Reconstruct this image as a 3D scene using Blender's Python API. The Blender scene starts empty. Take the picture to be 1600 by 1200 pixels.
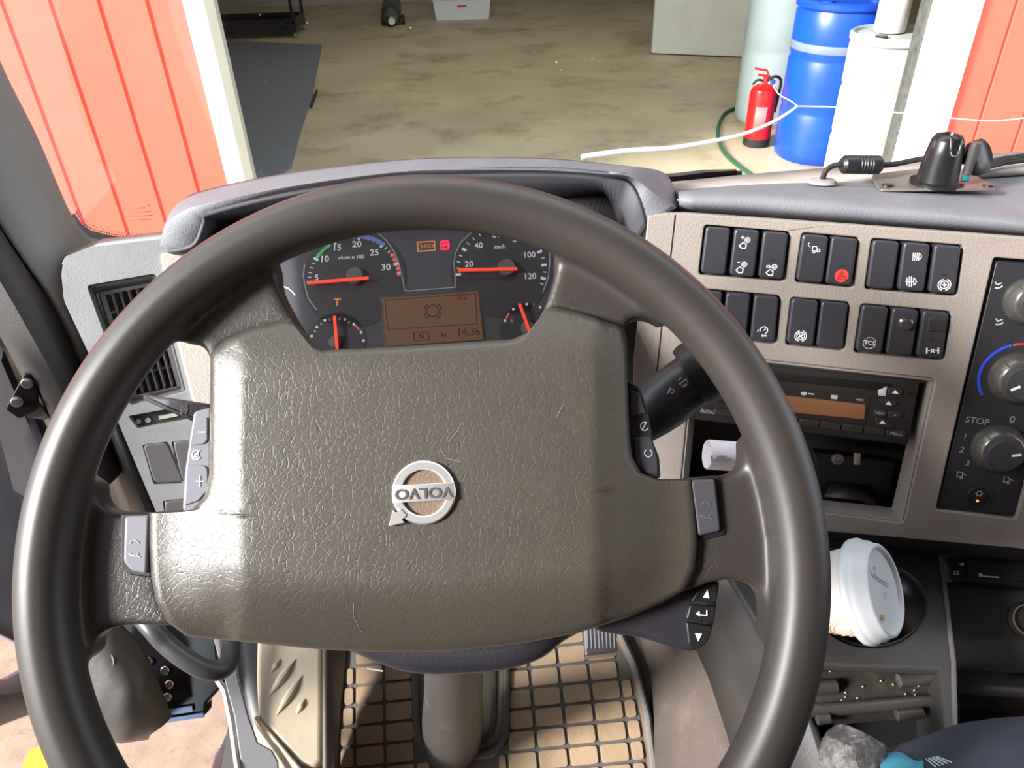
import bpy, bmesh, math, random
from mathutils import Vector, Matrix, noise
random.seed(7)
S = bpy.context.scene
COL = S.collection

# ------------------------------------------------------------------ camera
FPX = 1200.0
PITCH = math.radians(34.8); ROLL = math.radians(1.93)
CAM = Vector((0, 0, 1.85))
F = Vector((0, math.cos(PITCH), -math.sin(PITCH)))
_U0 = Vector((0, math.sin(PITCH), math.cos(PITCH))); _R0 = Vector((1, 0, 0))
R = _R0 * math.cos(ROLL) - _U0 * math.sin(ROLL)
U = _U0 * math.cos(ROLL) + _R0 * math.sin(ROLL)
cd = bpy.data.cameras.new('camera'); cam = bpy.data.objects.new('camera', cd); COL.objects.link(cam)
cam.matrix_world = Matrix(((R.x, U.x, -F.x, CAM.x), (R.y, U.y, -F.y, CAM.y), (R.z, U.z, -F.z, CAM.z), (0, 0, 0, 1)))
cd.sensor_width = 36.0; cd.sensor_fit = 'HORIZONTAL'; cd.lens = FPX / 1600 * 36.0
cd.clip_start = 0.02; cd.clip_end = 200
S.camera = cam

# ------------------------------------------------------------------ world, sun, exposure
w = bpy.data.worlds.new('World'); S.world = w; w.use_nodes = True
wn = w.node_tree.nodes; wn['Background'].inputs[0].default_value = (0.86, 0.93, 1.0, 1); wn['Background'].inputs[1].default_value = 2.5
sd = bpy.data.lights.new('sun', 'SUN'); sun = bpy.data.objects.new('sun', sd); COL.objects.link(sun)
sd.energy = 8.5; sd.angle = math.radians(14); sd.color = (1.0, 0.96, 0.92)
SUN_DIR = Vector((0.78, 0.40, -0.41))       # travelling direction of the light: in through the open door on the left
sun.rotation_euler = SUN_DIR.to_track_quat('-Z', 'Y').to_euler(); sun.location = (-6, -3, 6)
def area(name, loc, size, energy, rot=(0, 0, 0), col=(1, 1, 1)):
    d = bpy.data.lights.new(name, 'AREA'); o = bpy.data.objects.new(name, d); COL.objects.link(o)
    d.shape = 'RECTANGLE'; d.size, d.size_y = size; d.energy = energy; d.color = col
    o.location = loc; o.rotation_euler = rot; return o
area('garage_fill_light', (-1.0, 8.5, 3.3), (0.2, 2.4), 20, col=(1, .97, .88))  # unseen fill lamps added to brighten the garage floor
area('garage_fill_light', (2.0, 8.5, 3.3), (0.2, 2.4), 20, col=(1, .97, .88))
vs = S.view_settings
vs.view_transform = 'Standard'; vs.look = 'None'; vs.gamma = 1.0; vs.use_curve_mapping = False; vs.exposure = 0.45

# ------------------------------------------------------------------ pixel helpers
def rayd(px, py): return F + R * ((px - 800) / FPX) - U * ((py - 600) / FPX)
def at(px, py, d): return CAM + rayd(px, py) * d
def atz(px, py, z):
    r = rayd(px, py); return CAM + r * ((z - CAM.z) / r.z)
def aty(px, py, y):
    r = rayd(px, py); return CAM + r * (y / r.y)
class Plane:
    def __init__(s, *pts, o=None, n=None):
        if o is None:
            a, b, c = [at(*p) for p in pts]; n = (b - a).cross(c - a).normalized(); o = a
            if n.dot(CAM - a) < 0: n = -n
        s.o = o; s.n = n
        s.e1 = (R - n * R.dot(n)).normalized(); s.e2 = n.cross(s.e1).normalized()
        if s.e2.dot(U) < 0: s.e2 = -s.e2
    def hit(s, px, py, off=0.0):
        r = rayd(px, py); return CAM + r * ((s.o + s.n * off - CAM).dot(s.n) / r.dot(s.n))
    def uv(s, p): v = p - s.o; return (v.dot(s.e1), v.dot(s.e2))
    def p3(s, u, v, off=0.0): return s.o + s.e1 * u + s.e2 * v + s.n * off
    def q(s, px, py, off=0.0): return s.uv(s.hit(px, py, off))

def rnd(poly, r, n=4):
    """round the corners of a 2-d polygon"""
    out = []; N = len(poly)
    for i in range(N):
        p0, p1, p2 = Vector(poly[i - 1]), Vector(poly[i]), Vector(poly[(i + 1) % N])
        a, b = (p0 - p1), (p2 - p1); d = min(r, a.length * .45, b.length * .45)
        A = p1 + a.normalized() * d; B = p1 + b.normalized() * d
        for k in range(n + 1):
            t = k / n; out.append(tuple(A * (1 - t) ** 2 + p1 * 2 * t * (1 - t) + B * t * t))
    return out
def spl(pts, n=8, closed=False):
    P = [Vector(p) for p in pts]; N = len(P); out = []
    for i in range(N if closed else N - 1):
        if closed: a, b, c, d = P[i - 1], P[i], P[(i + 1) % N], P[(i + 2) % N]
        else: a, b, c, d = P[max(i - 1, 0)], P[i], P[i + 1], P[min(i + 2, N - 1)]
        for k in range(n):
            t = k / n
            out.append(((b * 2) + (c - a) * t + (a * 2 - b * 5 + c * 4 - d) * t * t + (b * 3 - a - c * 3 + d) * t ** 3) * .5)
    if not closed: out.append(P[-1])
    return [tuple(v) for v in out]
def resample(pts, n):
    P = [Vector(p) for p in pts]; L = [0]
    for a, b in zip(P, P[1:]): L.append(L[-1] + (b - a).length)
    out = []; j = 0
    for k in range(n):
        s = L[-1] * k / (n - 1)
        while j < len(P) - 2 and L[j + 1] < s: j += 1
        t = (s - L[j]) / max(L[j + 1] - L[j], 1e-9); out.append(P[j].lerp(P[j + 1], min(max(t, 0), 1)))
    return out
def area2(poly): return sum(poly[i - 1][0] * poly[i][1] - poly[i][0] * poly[i - 1][1] for i in range(len(poly))) / 2
def inset(poly, d):
    N = len(poly); s = 1 if area2(poly) > 0 else -1; out = []
    for i in range(N):
        a, b, c = Vector(poly[i - 1]), Vector(poly[i]), Vector(poly[(i + 1) % N])
        t1 = (b - a); t2 = (c - b)
        t1 = t1.normalized() if t1.length > 1e-9 else t2.normalized(); t2 = t2.normalized() if t2.length > 1e-9 else t1
        n1 = Vector((-t1.y, t1.x)) * s; n2 = Vector((-t2.y, t2.x)) * s
        m = n1 + n2; m = m.normalized() if m.length > 1e-6 else n1
        k = 1 / max(m.dot(n1), .5); out.append(tuple(b + m * d * k))
    return out

# ------------------------------------------------------------------ materials
MATS = {}
def mat(name, col, rough=.5, metal=0, bump=0, bscale=400, var=0, vscale=8, dust=None, dustamt=0, dscale=6, emit=0, spec=.5, coat=0, kind='noise', alpha=1, trans=0):
    if name in MATS: return MATS[name]
    m = bpy.data.materials.new(name); m.use_nodes = True; nt = m.node_tree; N = nt.nodes; L = nt.links
    b = N['Principled BSDF']; b.inputs['Base Color'].default_value = (*col, 1); b.inputs['Roughness'].default_value = rough
    b.inputs['Metallic'].default_value = metal; b.inputs['Specular IOR Level'].default_value = spec
    b.inputs['Coat Weight'].default_value = coat
    if emit: b.inputs['Emission Color'].default_value = (*col, 1); b.inputs['Emission Strength'].default_value = emit
    tc = N.new('ShaderNodeTexCoord')
    if var or dust:
        cur = None
        if var:
            nz = N.new('ShaderNodeTexNoise'); nz.inputs['Scale'].default_value = vscale; nz.inputs['Detail'].default_value = 6
            L.new(tc.outputs['Object'], nz.inputs['Vector'])
            r = N.new('ShaderNodeMapRange'); r.inputs[1].default_value = .3; r.inputs[2].default_value = .7; r.inputs[3].default_value = 1 - var; r.inputs[4].default_value = 1 + var
            L.new(nz.outputs['Fac'], r.inputs[0])
            mx = N.new('ShaderNodeVectorMath'); mx.operation = 'SCALE'; mx.inputs[0].default_value = col; L.new(r.outputs[0], mx.inputs['Scale']); cur = mx.outputs[0]
        if dust:
            nz = N.new('ShaderNodeTexNoise'); nz.inputs['Scale'].default_value = dscale; nz.inputs['Detail'].default_value = 8; nz.inputs['Roughness'].default_value = .7
            L.new(tc.outputs['Object'], nz.inputs['Vector'])
            r = N.new('ShaderNodeMapRange'); r.inputs[1].default_value = .62 - dustamt * .4; r.inputs[2].default_value = .8 - dustamt * .3
            L.new(nz.outputs['Fac'], r.inputs[0])
            mm = N.new('ShaderNodeMix'); mm.data_type = 'RGBA'; L.new(r.outputs[0], mm.inputs[0]); mm.inputs[6].default_value = (*col, 1)
            if cur: L.new(cur, mm.inputs[6])
            mm.inputs[7].default_value = (*dust, 1); cur = mm.outputs[2]
        L.new(cur, b.inputs['Base Color'])
    if bump:
        bp = N.new('ShaderNodeBump'); bp.inputs['Strength'].default_value = bump; bp.inputs['Distance'].default_value = .001
        if kind == 'noise':
            nz = N.new('ShaderNodeTexNoise'); nz.inputs['Scale'].default_value = bscale; nz.inputs['Detail'].default_value = 3
            L.new(tc.outputs['Object'], nz.inputs['Vector']); L.new(nz.outputs['Fac'], bp.inputs['Height'])
        elif kind == 'leather':
            nz = N.new('ShaderNodeTexNoise'); nz.inputs['Scale'].default_value = 45; nz.inputs['Detail'].default_value = 3; L.new(tc.outputs['Object'], nz.inputs['Vector'])
            ad = N.new('ShaderNodeMix'); ad.data_type = 'VECTOR'; ad.inputs[0].default_value = .012
            L.new(tc.outputs['Object'], ad.inputs[4]); L.new(nz.outputs['Color'], ad.inputs[5])
            hs = []
            for sc, wt in ((bscale, .012), (bscale * 2.1, .012)):
                vo = N.new('ShaderNodeTexVoronoi'); vo.feature = 'DISTANCE_TO_EDGE'; vo.inputs['Scale'].default_value = sc
                L.new(ad.outputs[1], vo.inputs['Vector'])
                mr = N.new('ShaderNodeMapRange'); mr.interpolation_type = 'SMOOTHSTEP'; mr.inputs[1].default_value = 0; mr.inputs[2].default_value = .07; L.new(vo.outputs['Distance'], mr.inputs[0]); hs.append(mr)
            a = N.new('ShaderNodeMath'); a.operation = 'MULTIPLY_ADD'; L.new(hs[1].outputs[0], a.inputs[0]); a.inputs[1].default_value = .30; L.new(hs[0].outputs[0], a.inputs[2])
            L.new(a.outputs[0], bp.inputs['Height'])
        L.new(bp.outputs[0], b.inputs['Normal'])
        m['bump_node'] = bp.name
    MATS[name] = m; return m
def glassmat(name, tint=(1, 1, 1), refl=.06):
    m = bpy.data.materials.new(name); m.use_nodes = True; nt = m.node_tree; N = nt.nodes; L = nt.links
    for n in list(N):
        if n.type != 'OUTPUT_MATERIAL': N.remove(n)
    t = N.new('ShaderNodeBsdfTransparent'); t.inputs[0].default_value = (*tint, 1)
    g = N.new('ShaderNodeBsdfGlossy'); g.inputs['Roughness'].default_value = .02
    fr = N.new('ShaderNodeFresnel'); fr.inputs[0].default_value = 1.3
    mx = N.new('ShaderNodeMixShader'); L.new(fr.outputs[0], mx.inputs[0]); L.new(t.outputs[0], mx.inputs[1]); L.new(g.outputs[0], mx.inputs[2])
    L.new(mx.outputs[0], N['Material Output'].inputs[0]); return m

# ------------------------------------------------------------------ mesh builder
WM = {}
def wm(o): return WM.get(o.name, Matrix.Identity(4)) if o else Matrix.Identity(4)
def props(o, label=None, cat=None, group=None, kind=None):
    if label: o['label'] = label
    if cat: o['category'] = cat
    if group: o['group'] = group
    if kind: o['kind'] = kind
    return o
def thing(name, label, cat, loc, group=None, kind=None, M=None):
    o = bpy.data.objects.new(name, None); COL.objects.link(o); o.empty_display_size = .05
    mtx = M if M is not None else Matrix.Translation(Vector(loc)); o.matrix_world = mtx; WM[o.name] = mtx.copy()
    return props(o, label, cat, group, kind)
class MB:
    def __init__(s): s.b = bmesh.new()
    def face(s, pts):
        vs = [s.b.verts.new(p) for p in pts]
        try: return s.b.faces.new(vs)
        except ValueError: return None
    def grid(s, rows, closeu=False, closev=False):
        V = [[s.b.verts.new(p) for p in r] for r in rows]
        nu = len(V); nv = len(V[0])
        for i in range(nu if closev else nu - 1):
            for j in range(nv if closeu else nv - 1):
                a, b, c, d = V[i][j], V[i][(j + 1) % nv], V[(i + 1) % nu][(j + 1) % nv], V[(i + 1) % nu][j]
                try: s.b.faces.new((a, b, c, d))
                except ValueError: pass
        return V
    def rings(s, rings, cap0=True, cap1=True):
        V = s.grid(rings, closeu=True)
        if cap0: s.b.faces.new(list(reversed(V[0])))
        if cap1: s.b.faces.new(V[-1])
        return V
    def tube(s, pts, r, seg=12, caps=True):
        P = [Vector(p) for p in pts]; n = len(P); rs = r if isinstance(r, (list, tuple)) else [r] * n
        rows = []; up = None
        for i in range(n):
            t = (P[min(i + 1, n - 1)] - P[max(i - 1, 0)]).normalized()
            if up is None:
                up = Vector((0, 0, 1)) if abs(t.z) < .9 else Vector((0, 1, 0))
            up = (up - t * up.dot(t)).normalized(); sd_ = t.cross(up)
            rows.append([P[i] + (up * math.cos(a) + sd_ * math.sin(a)) * rs[i] for a in [2 * math.pi * k / seg for k in range(seg)]])
        s.rings(rows, caps, caps)
    def lathe(s, o, ax, prof, seg=32, caps=True):
        ax = Vector(ax).normalized(); up = Vector((0, 0, 1)) if abs(ax.z) < .9 else Vector((0, 1, 0))
        x = (up - ax * up.dot(ax)).normalized(); y = ax.cross(x)
        rows = [[Vector(o) + ax * h + (x * math.cos(a) + y * math.sin(a)) * max(r, 1e-4) for a in [2 * math.pi * k / seg for k in range(seg)]] for r, h in prof]
        s.rings(rows, caps, caps)
    def pad(s, pl, poly, h, bev=.001, base=0.0, nb=3, pix=True, cap0=True):
        """raised rounded pad with outline poly (pixels or plane uv) on plane pl"""
        if pix: poly = [pl.q(x, y, base + h) for x, y in poly]
        if area2(poly) < 0: poly = poly[::-1]
        rows = [[pl.p3(u, v, base) for u, v in poly]]
        for k in range(nb + 1):
            a = math.pi / 2 * k / nb
            pp = inset(poly, bev * (1 - math.cos(a))) if bev else poly
            rows.append([pl.p3(u, v, base + h - bev + bev * math.sin(a)) for u, v in pp])
            if not bev: break
        s.rings(rows, cap0, True)
    def plate(s, pl, outline, holes, t, off=0.0, pix=True):
        """flat plate with holes, front face at off, thickness t going away from the camera"""
        b2 = bmesh.new()
        for loop in [outline] + holes:
            if pix: loop = [pl.q(x, y, off) for x, y in loop]
            vs = [b2.verts.new(pl.p3(u, v, off)) for u, v in loop]
            for i in range(len(vs)): b2.edges.new((vs[i - 1], vs[i]))
        bmesh.ops.triangle_fill(b2, use_beauty=True, use_dissolve=False, edges=b2.edges[:], normal=pl.n)
        fs = b2.faces[:]
        r = bmesh.ops.extrude_face_region(b2, geom=fs)
        bmesh.ops.translate(b2, vec=-pl.n * t, verts=[e for e in r['geom'] if isinstance(e, bmesh.types.BMVert)])
        s.add(b2)
    def add(s, b2):
        me = bpy.data.meshes.new('t'); b2.to_mesh(me); b2.free(); s.b.from_mesh(me); bpy.data.meshes.remove(me)
    def box(s, c, ax, sz, bev=0):
        """box: centre, (x,y,z) axes, full sizes"""
        X, Y, Z = [Vector(a).normalized() for a in ax]; c = Vector(c)
        b2 = bmesh.new(); bmesh.ops.create_cube(b2, size=1)
        for v in b2.verts: v.co = c + X * v.co.x * sz[0] + Y * v.co.y * sz[1] + Z * v.co.z * sz[2]
        if bev: bmesh.ops.bevel(b2, geom=b2.edges[:], offset=bev, segments=2, affect='EDGES', profile=.5)
        s.add(b2)
    def wbox(s, x0, x1, y0, y1, z0, z1, bev=0):
        s.box(((x0 + x1) / 2, (y0 + y1) / 2, (z0 + z1) / 2), ((1, 0, 0), (0, 1, 0), (0, 0, 1)), (abs(x1 - x0), abs(y1 - y0), abs(z1 - z0)), bev)
    def line(s, pl, pts, wd, off=.0004, h=.0003, pix=True, closed=False):
        P = [pl.q(x, y, off) if pix else (x, y) for x, y in pts]
        if closed: P = P + [P[0]]
        for a, b in zip(P, P[1:]):
            a, b = Vector(a), Vector(b); d = b - a
            if d.length < 1e-7: continue
            n = Vector((-d.y, d.x)).normalized() * wd / 2; e = d.normalized() * wd * .25
            q = [a - e + n, b + e + n, b + e - n, a - e - n]
            lo = [pl.p3(x, y, off) for x, y in q]; hi = [pl.p3(x, y, off + h) for x, y in q]
            s.rings([lo, hi])
    def arc(s, pl, c, r, a0, a1, wd, n=24, off=.0004, h=.0003, pix=True):
        cu, cv = pl.q(c[0], c[1], off) if pix else c
        pts = [(cu + r * math.cos(math.radians(a0 + (a1 - a0) * k / n)), cv + r * math.sin(math.radians(a0 + (a1 - a0) * k / n))) for k in range(n + 1)]
        s.line(pl, pts, wd, off, h, pix=False)
    def disc(s, pl, c, r, off=.0004, h=.0004, seg=20, pix=True, bev=0, ry=None):
        cu, cv = pl.q(c[0], c[1], off + h) if pix else c
        s.pad(pl, [(cu + r * math.cos(2 * math.pi * k / seg), cv + (ry or r) * math.sin(2 * math.pi * k / seg)) for k in range(seg)], h, bev, off, pix=False)
    def text(s, pl, txt, c, size, off=.0004, h=.0003, rot=0, bold=0, sx=1, pix=True):
        cu = bpy.data.curves.new('t', 'FONT'); cu.body = txt; cu.size = 1; cu.align_x = 'CENTER'; cu.align_y = 'CENTER'; cu.extrude = .5; cu.offset = bold; cu.resolution_u = 3
        ob = bpy.data.objects.new('t', cu); COL.objects.link(ob); dg = bpy.context.evaluated_depsgraph_get(); dg.update()
        me = bpy.data.meshes.new_from_object(ob.evaluated_get(dg)); bpy.data.objects.remove(ob); bpy.data.curves.remove(cu)
        c0, c1 = pl.q(c[0], c[1], off) if pix else c; cr, sr = math.cos(math.radians(rot)), math.sin(math.radians(rot)); k = size
        for v in me.vertices:
            x, y = v.co.x * k * sx, v.co.y * k
            v.co = pl.p3(c0 + x * cr - y * sr, c1 + x * sr + y * cr, off + (v.co.z + .5) * h)
        s.b.from_mesh(me); bpy.data.meshes.remove(me)
    def build(s, name, m, parent=None, smooth=True, label=None, bevel=0, subd=0, solid=0, sharp=35, kind=None, recalc=True, weld=0):
        if weld: bmesh.ops.remove_doubles(s.b, verts=s.b.verts[:], dist=weld)
        if recalc: bmesh.ops.recalc_face_normals(s.b, faces=s.b.faces[:])
        inv = wm(parent).inverted(); bmesh.ops.transform(s.b, matrix=inv, verts=s.b.verts[:])
        me = bpy.data.meshes.new(name)
        if smooth:
            for f in s.b.faces: f.smooth = len(f.verts) < 7
            for e in s.b.edges:
                if len(e.link_faces) == 2 and e.calc_face_angle(0) > math.radians(sharp): e.smooth = False
        s.b.to_mesh(me); s.b.free(); me.materials.append(m)
        o = bpy.data.objects.new(name, me); COL.objects.link(o)
        if parent is not None: o.parent = parent; WM[o.name] = wm(parent).copy()
        if label: o['label'] = label
        if kind: o['kind'] = kind
        if solid: md = o.modifiers.new('solid', 'SOLIDIFY'); md.thickness = solid; md.offset = -1
        if bevel: md = o.modifiers.new('bevel', 'BEVEL'); md.width = bevel; md.segments = 3; md.limit_method = 'ANGLE'; md.angle_limit = math.radians(40)
        if subd: md = o.modifiers.new('sub', 'SUBSURF'); md.levels = subd; md.render_levels = subd
        return o
def loft(curves, n=40, sub=1, thick=.004):
    """curves: 3-d polylines; returns MB with a closed thick skin"""
    rows = [resample([Vector(p) for p in c], n) for c in curves]
    if sub > 1:
        new = []
        cols = [spl([tuple(r[j]) for r in rows], sub) for j in range(n)]
        rows = [[Vector(cols[j][i]) for j in range(n)] for i in range(len(cols[0]))]
    m = MB(); m.grid(rows); return m
def C3(pts, n=6): return spl([tuple(at(*p)) for p in pts], n)

# palette
DG = mat('dark_plastic', (.022, .022, .025), .42, bump=.25, bscale=900)
BK = mat('black_plastic', (.010, .010, .011), .45)
RUB = mat('black_rubber', (.012, .012, .012), .6)
GREY = mat('grey_dash_plastic', (.36, .36, .37), .6, bump=.25, bscale=700, var=.06, vscale=30)
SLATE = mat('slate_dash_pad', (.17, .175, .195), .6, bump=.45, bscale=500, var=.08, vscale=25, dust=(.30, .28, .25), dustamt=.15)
RECESS = mat('hood_inner_shaded', (.052, .050, .062), .6, bump=.3, bscale=700)  # darker than the hood pad: shadow inside the hood put into the colour
BEIGE = mat('taupe_panel_plastic', (.245, .212, .188), .55, bump=.5, bscale=600, var=.06, vscale=14)
LBEIGE = mat('taupe_bezel_plastic', (.245, .212, .188), .55, bump=.3, bscale=600)
SWM = mat('switch_plastic', (.030, .030, .036), .33)
WHT = mat('white_print', (.75, .76, .78), .5)
DIMW = mat('grey_print', (.35, .36, .38), .5)
RED = mat('red_print', (.85, .05, .04), .4)
CHR = mat('chrome', (.7, .7, .7), .18, metal=1)
STEEL = mat('brushed_steel', (.45, .45, .47), .38, metal=.9, bump=.1, bscale=300)

# =================================================================== THE SETTING: garage and yard
ORANGE = bpy.data.materials.new('orange_cladding')
def build_cladding():
    m = mat('orange_cladding_paint', (.70, .115, .070), .55, var=.05, vscale=3, bump=.1, bscale=60); return m
ORANGE = build_cladding()
YARD = mat('yard_asphalt', (.25, .185, .135), .9, bump=.8, bscale=120, var=.2, vscale=14, dust=(.17, .125, .095), dustamt=.2, dscale=30)
CONC = mat('garage_concrete', (.55, .45, .29), .5, var=.14, vscale=1.3, dust=(.25, .19, .115), dustamt=.28, dscale=1.5, bump=.1, bscale=40)
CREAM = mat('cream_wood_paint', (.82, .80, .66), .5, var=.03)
DCREAM = mat('shaded_cream_reveal', (.42, .41, .34), .6, var=.05)  # cream trim colour darkened, the reveal's shade is painted in
GW = mat('garage_wall_panel', (.36, .35, .30), .7, var=.05)

def wood(name='x'): pass
m = MB(); m.wbox(-14, 14, -8, 4.25, -.3, 0); o = m.build('ground', YARD); props(o, 'sunlit tan asphalt yard in front of the garage', kind='structure')
m = MB(); m.wbox(-5, 6, 4.25, 13, -.3, 0.0); o = m.build('floor', CONC); props(o, 'dirty tan concrete garage floor', kind='structure')
YF = 4.2
pL = aty(357, 290, YF); pL0 = aty(290, 0, YF); XL = (pL.x + pL0.x) / 2
xlj = aty(402, 278, YF + .25).x
pR = aty(1472, 215, YF); XR = pR.x; xrj = aty(1389, 250, YF + .1).x
def cladding(name, x0, x1, label):
    mm = MB(); y = YF; pitch = .236; k = 0; x = x0
    rows = []
    prof = []
    n = int(abs(x1 - x0) / pitch) + 1; sgn = 1 if x1 > x0 else -1
    for i in range(n):
        xs = x0 + sgn * i * pitch - sgn * (.045 if i else 0)
        if i == 0: prof += [(xs, 0)]; xs -= sgn * .045
        else: prof += [(xs, 0)]
        prof += [(xs + sgn * (pitch - .022), 0), (xs + sgn * (pitch - .016), .014), (xs + sgn * (pitch - .006), .014)]
    lo = [Vector((p[0], y + p[1], 0)) for p in prof]; hi = [Vector((p[0], y + p[1], 4.6)) for p in prof]
    lob = [Vector((p[0], y + .12, 0)) for p in prof]; hib = [Vector((p[0], y + .12, 4.6)) for p in prof]
    mm.grid([lob, lo, hi, hib, lob]); o = mm.build(name, ORANGE, smooth=False); props(o, label, kind='structure')
cladding('wall_left', XL - .001, -9, 'orange vertical cladding left of the garage opening')
cladding('wall_right', XR + .001, 9, 'orange vertical cladding right of the garage opening')
m = MB(); m.wbox(-9, 9, YF, YF + .12, 3.45, 4.6); o = m.build('wall_front', ORANGE); props(o, 'orange wall above the garage opening', kind='structure')
def trim(name, x0, x1, y0, y1, z1, mm_, label):
    m = MB(); m.wbox(x0, x1, y0, y1, 0, z1); o = m.build(name, mm_, bevel=.004); props(o, label, kind='structure')
xle = (aty(320, 0, YF - .03).x + aty(382, 286, YF - .03).x) / 2; rr0 = rayd(371, 140); yrev = xle * rr0.y / rr0.x
trim('trim_1', XL, xle, YF - .03, YF + .12, 3.5, CREAM, 'cream board framing the left side of the garage opening')
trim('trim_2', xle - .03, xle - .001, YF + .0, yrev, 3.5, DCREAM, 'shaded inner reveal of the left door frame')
xre = aty(1427, 125, YF - .03).x
trim('trim_3', xre + .012, XR, YF - .03, YF + .12, 3.5, CREAM, 'cream board framing the right side of the garage opening')
trim('trim_4', xre, xre + .03, YF + .0, YF + .1, 3.5, mat('dark_door_track', (.10, .10, .09), .5, var=.3, vscale=20), 'dark door track along the right door frame')
m = MB(); m.wbox(-5.1, -4.95, YF + .12, 13, 0, 4.2); props(m.build('wall_inner_left', GW), 'left inner wall of the garage', kind='structure')
m = MB(); m.wbox(5.9, 6.05, YF + .12, 13, 0, 4.2); props(m.build('wall_inner_right', GW), 'right inner wall of the garage', kind='structure')
m = MB(); m.wbox(-5.1, 6.05, 12.9, 13.05, 0, 4.2); props(m.build('wall_far', GW), 'far wall of the garage', kind='structure')
m = MB(); m.wbox(-5.1, 6.05, YF + .05, 13, 3.45, 4.3); props(m.build('ceiling', GW), 'garage ceiling', kind='structure')

# yellow painted line on the yard
m = MB(); a = [atz(x, y, .004) for x, y in ((30, 1210), (46, 1172), (66, 1165), (80, 1215))]
m.rings([[p - Vector((0, 0, .003)) for p in a], a]); props(m.build('painted_line', mat('yellow_line_paint', (.50, .43, .02), .7, var=.1)), 'yellow painted line on the yard beside the open cab door', 'line')
# dark floor sheet
m = MB(); a = [atz(x, y, .012) for x, y in ((330, 62), (503, 70), (488, 150), (470, 205), (455, 262), (330, 340))]
m.rings([[p - Vector((0, 0, .010)) for p in a], a]); props(m.build('floor_sheet', mat('grey_rubber_sheet', (.19, .205, .225), .5, bump=.3, bscale=60, var=.08, vscale=5)), 'dark grey rubber sheet on the garage floor by the left door frame', 'mat')
# loose strip on the sheet's edge
m = MB(); p0, p1 = atz(495, 142, .02), atz(486, 166, .02); m.tube([p0, p1], .012, 8); props(m.build('scrap_strip', BK), 'small black strip on the edge of the grey floor sheet', 'strip')

def barrel(name, label, base, r, h, body, lidm, kind):
    t = thing(name, label, 'barrel', base)
    m = MB(); b = Vector(base)
    pr = [(r * .90, 0), (r * .97, .02), (r, .06), (r, h * .31), (r * .975, h * .325), (r * .975, h * .345), (r, h * .36), (r, h * .64), (r * .975, h * .655), (r * .975, h * .675), (r, h * .69), (r, h * .93), (r * .94, h * .955), (r * .94, h * .97)]
    m.lathe(b, (0, 0, 1), pr, 48); m.build('barrel_body', body, t)
    m = MB(); m.lathe(b + Vector((0, 0, h * .955)), (0, 0, 1), [(r * 1.0, 0), (r * 1.03, .01), (r * 1.03, .04), (r * .98, .05), (r * .94, .045), (r * .92, .03), (r * .3, .034), (.001, .034)], 48); m.build('barrel_lid', lidm, t)
    for s_ in (-.5, .55):
        m = MB(); m.lathe(b + Vector((r * s_, -r * .35, h * .955 + .03)), (0, 0, 1), [(.035, 0), (.035, .016), (.02, .018), (.001, .018)], 16); m.build('bung', BK if kind != 'blue' else lidm, t)
    return t
BLUE = mat('blue_barrel_plastic', (.006, .065, .50), .35, var=.12, vscale=5)
PALE = mat('pale_barrel_plastic', (.48, .58, .57), .45, var=.05)
MILK = mat('milky_barrel_plastic', (.42, .46, .41), .45, var=.06)
bc = atz(1280, 262, 0); bY = bc.y + .28
tb = aty(1319, 8, bY - .28); hB = tb.z
cB = Vector((aty(1319, 10, bY).x, bY, 0)); rB = (aty(1389, 10, bY).x - aty(1249, 10, bY).x) / 2
t = barrel('blue_barrel', 'tall blue plastic barrel with a grey tape band, behind the milky barrel', cB, rB, hB, BLUE, BLUE, 'blue')
m = MB(); m.lathe(cB + Vector((0, 0, hB * .735)), (0, 0, 1), [(rB * 1.003, -.025), (rB * 1.008, -.022), (rB * 1.008, .022), (rB * 1.003, .025)], 48, caps=False)
m.build('tape_band', mat('grey_tape', (.16, .20, .27), .6, var=.1), t)
wY = bY - .53; zt = aty(1400, 66, wY - .25).z
rW = .25; cW = Vector((aty(1337, 45, wY).x + rW, wY, 0))
t = barrel('white_barrel', 'milky white plastic barrel with a flared lid, nearest the right door frame', cW, rW, zt, MILK, MILK, 'white')
m = MB(); jp = cW + Vector((-.02, .06, zt + .0)); m.lathe(jp, (0, 0, 1), [(.085, 0), (.09, .01), (.09, .22), (.075, .25), (.03, .27), (.03, .3), (.001, .3)], 24)
jt = thing('canister', 'small white plastic canister standing on top of the milky barrel', 'canister', jp); m.build('canister_body', mat('white_canister', (.58, .59, .55), .4), jt)
m = MB(); m.lathe(jp + Vector((0, 0, .29)), (0, 0, 1), [(.035, 0), (.035, .03), (.001, .032)], 16); m.build('cap', BK, jt)
fb = atz(1180, 203, 0); pc = fb + Vector((.10, .29, 0)); rP = (1250 - 1149) / 1200 * pc.y * .5 * .95 / 1.05
rP = (aty(1250, 40, pc.y).x - aty(1160, 40, pc.y).x) / 2 + .04
pc = Vector((aty(1149, 180, pc.y).x + rP, pc.y, 0))
barrel('pale_barrel', 'tall pale greenish-white barrel behind the fire extinguisher', pc, rP, 1.62, PALE, PALE, 'pale')

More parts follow.
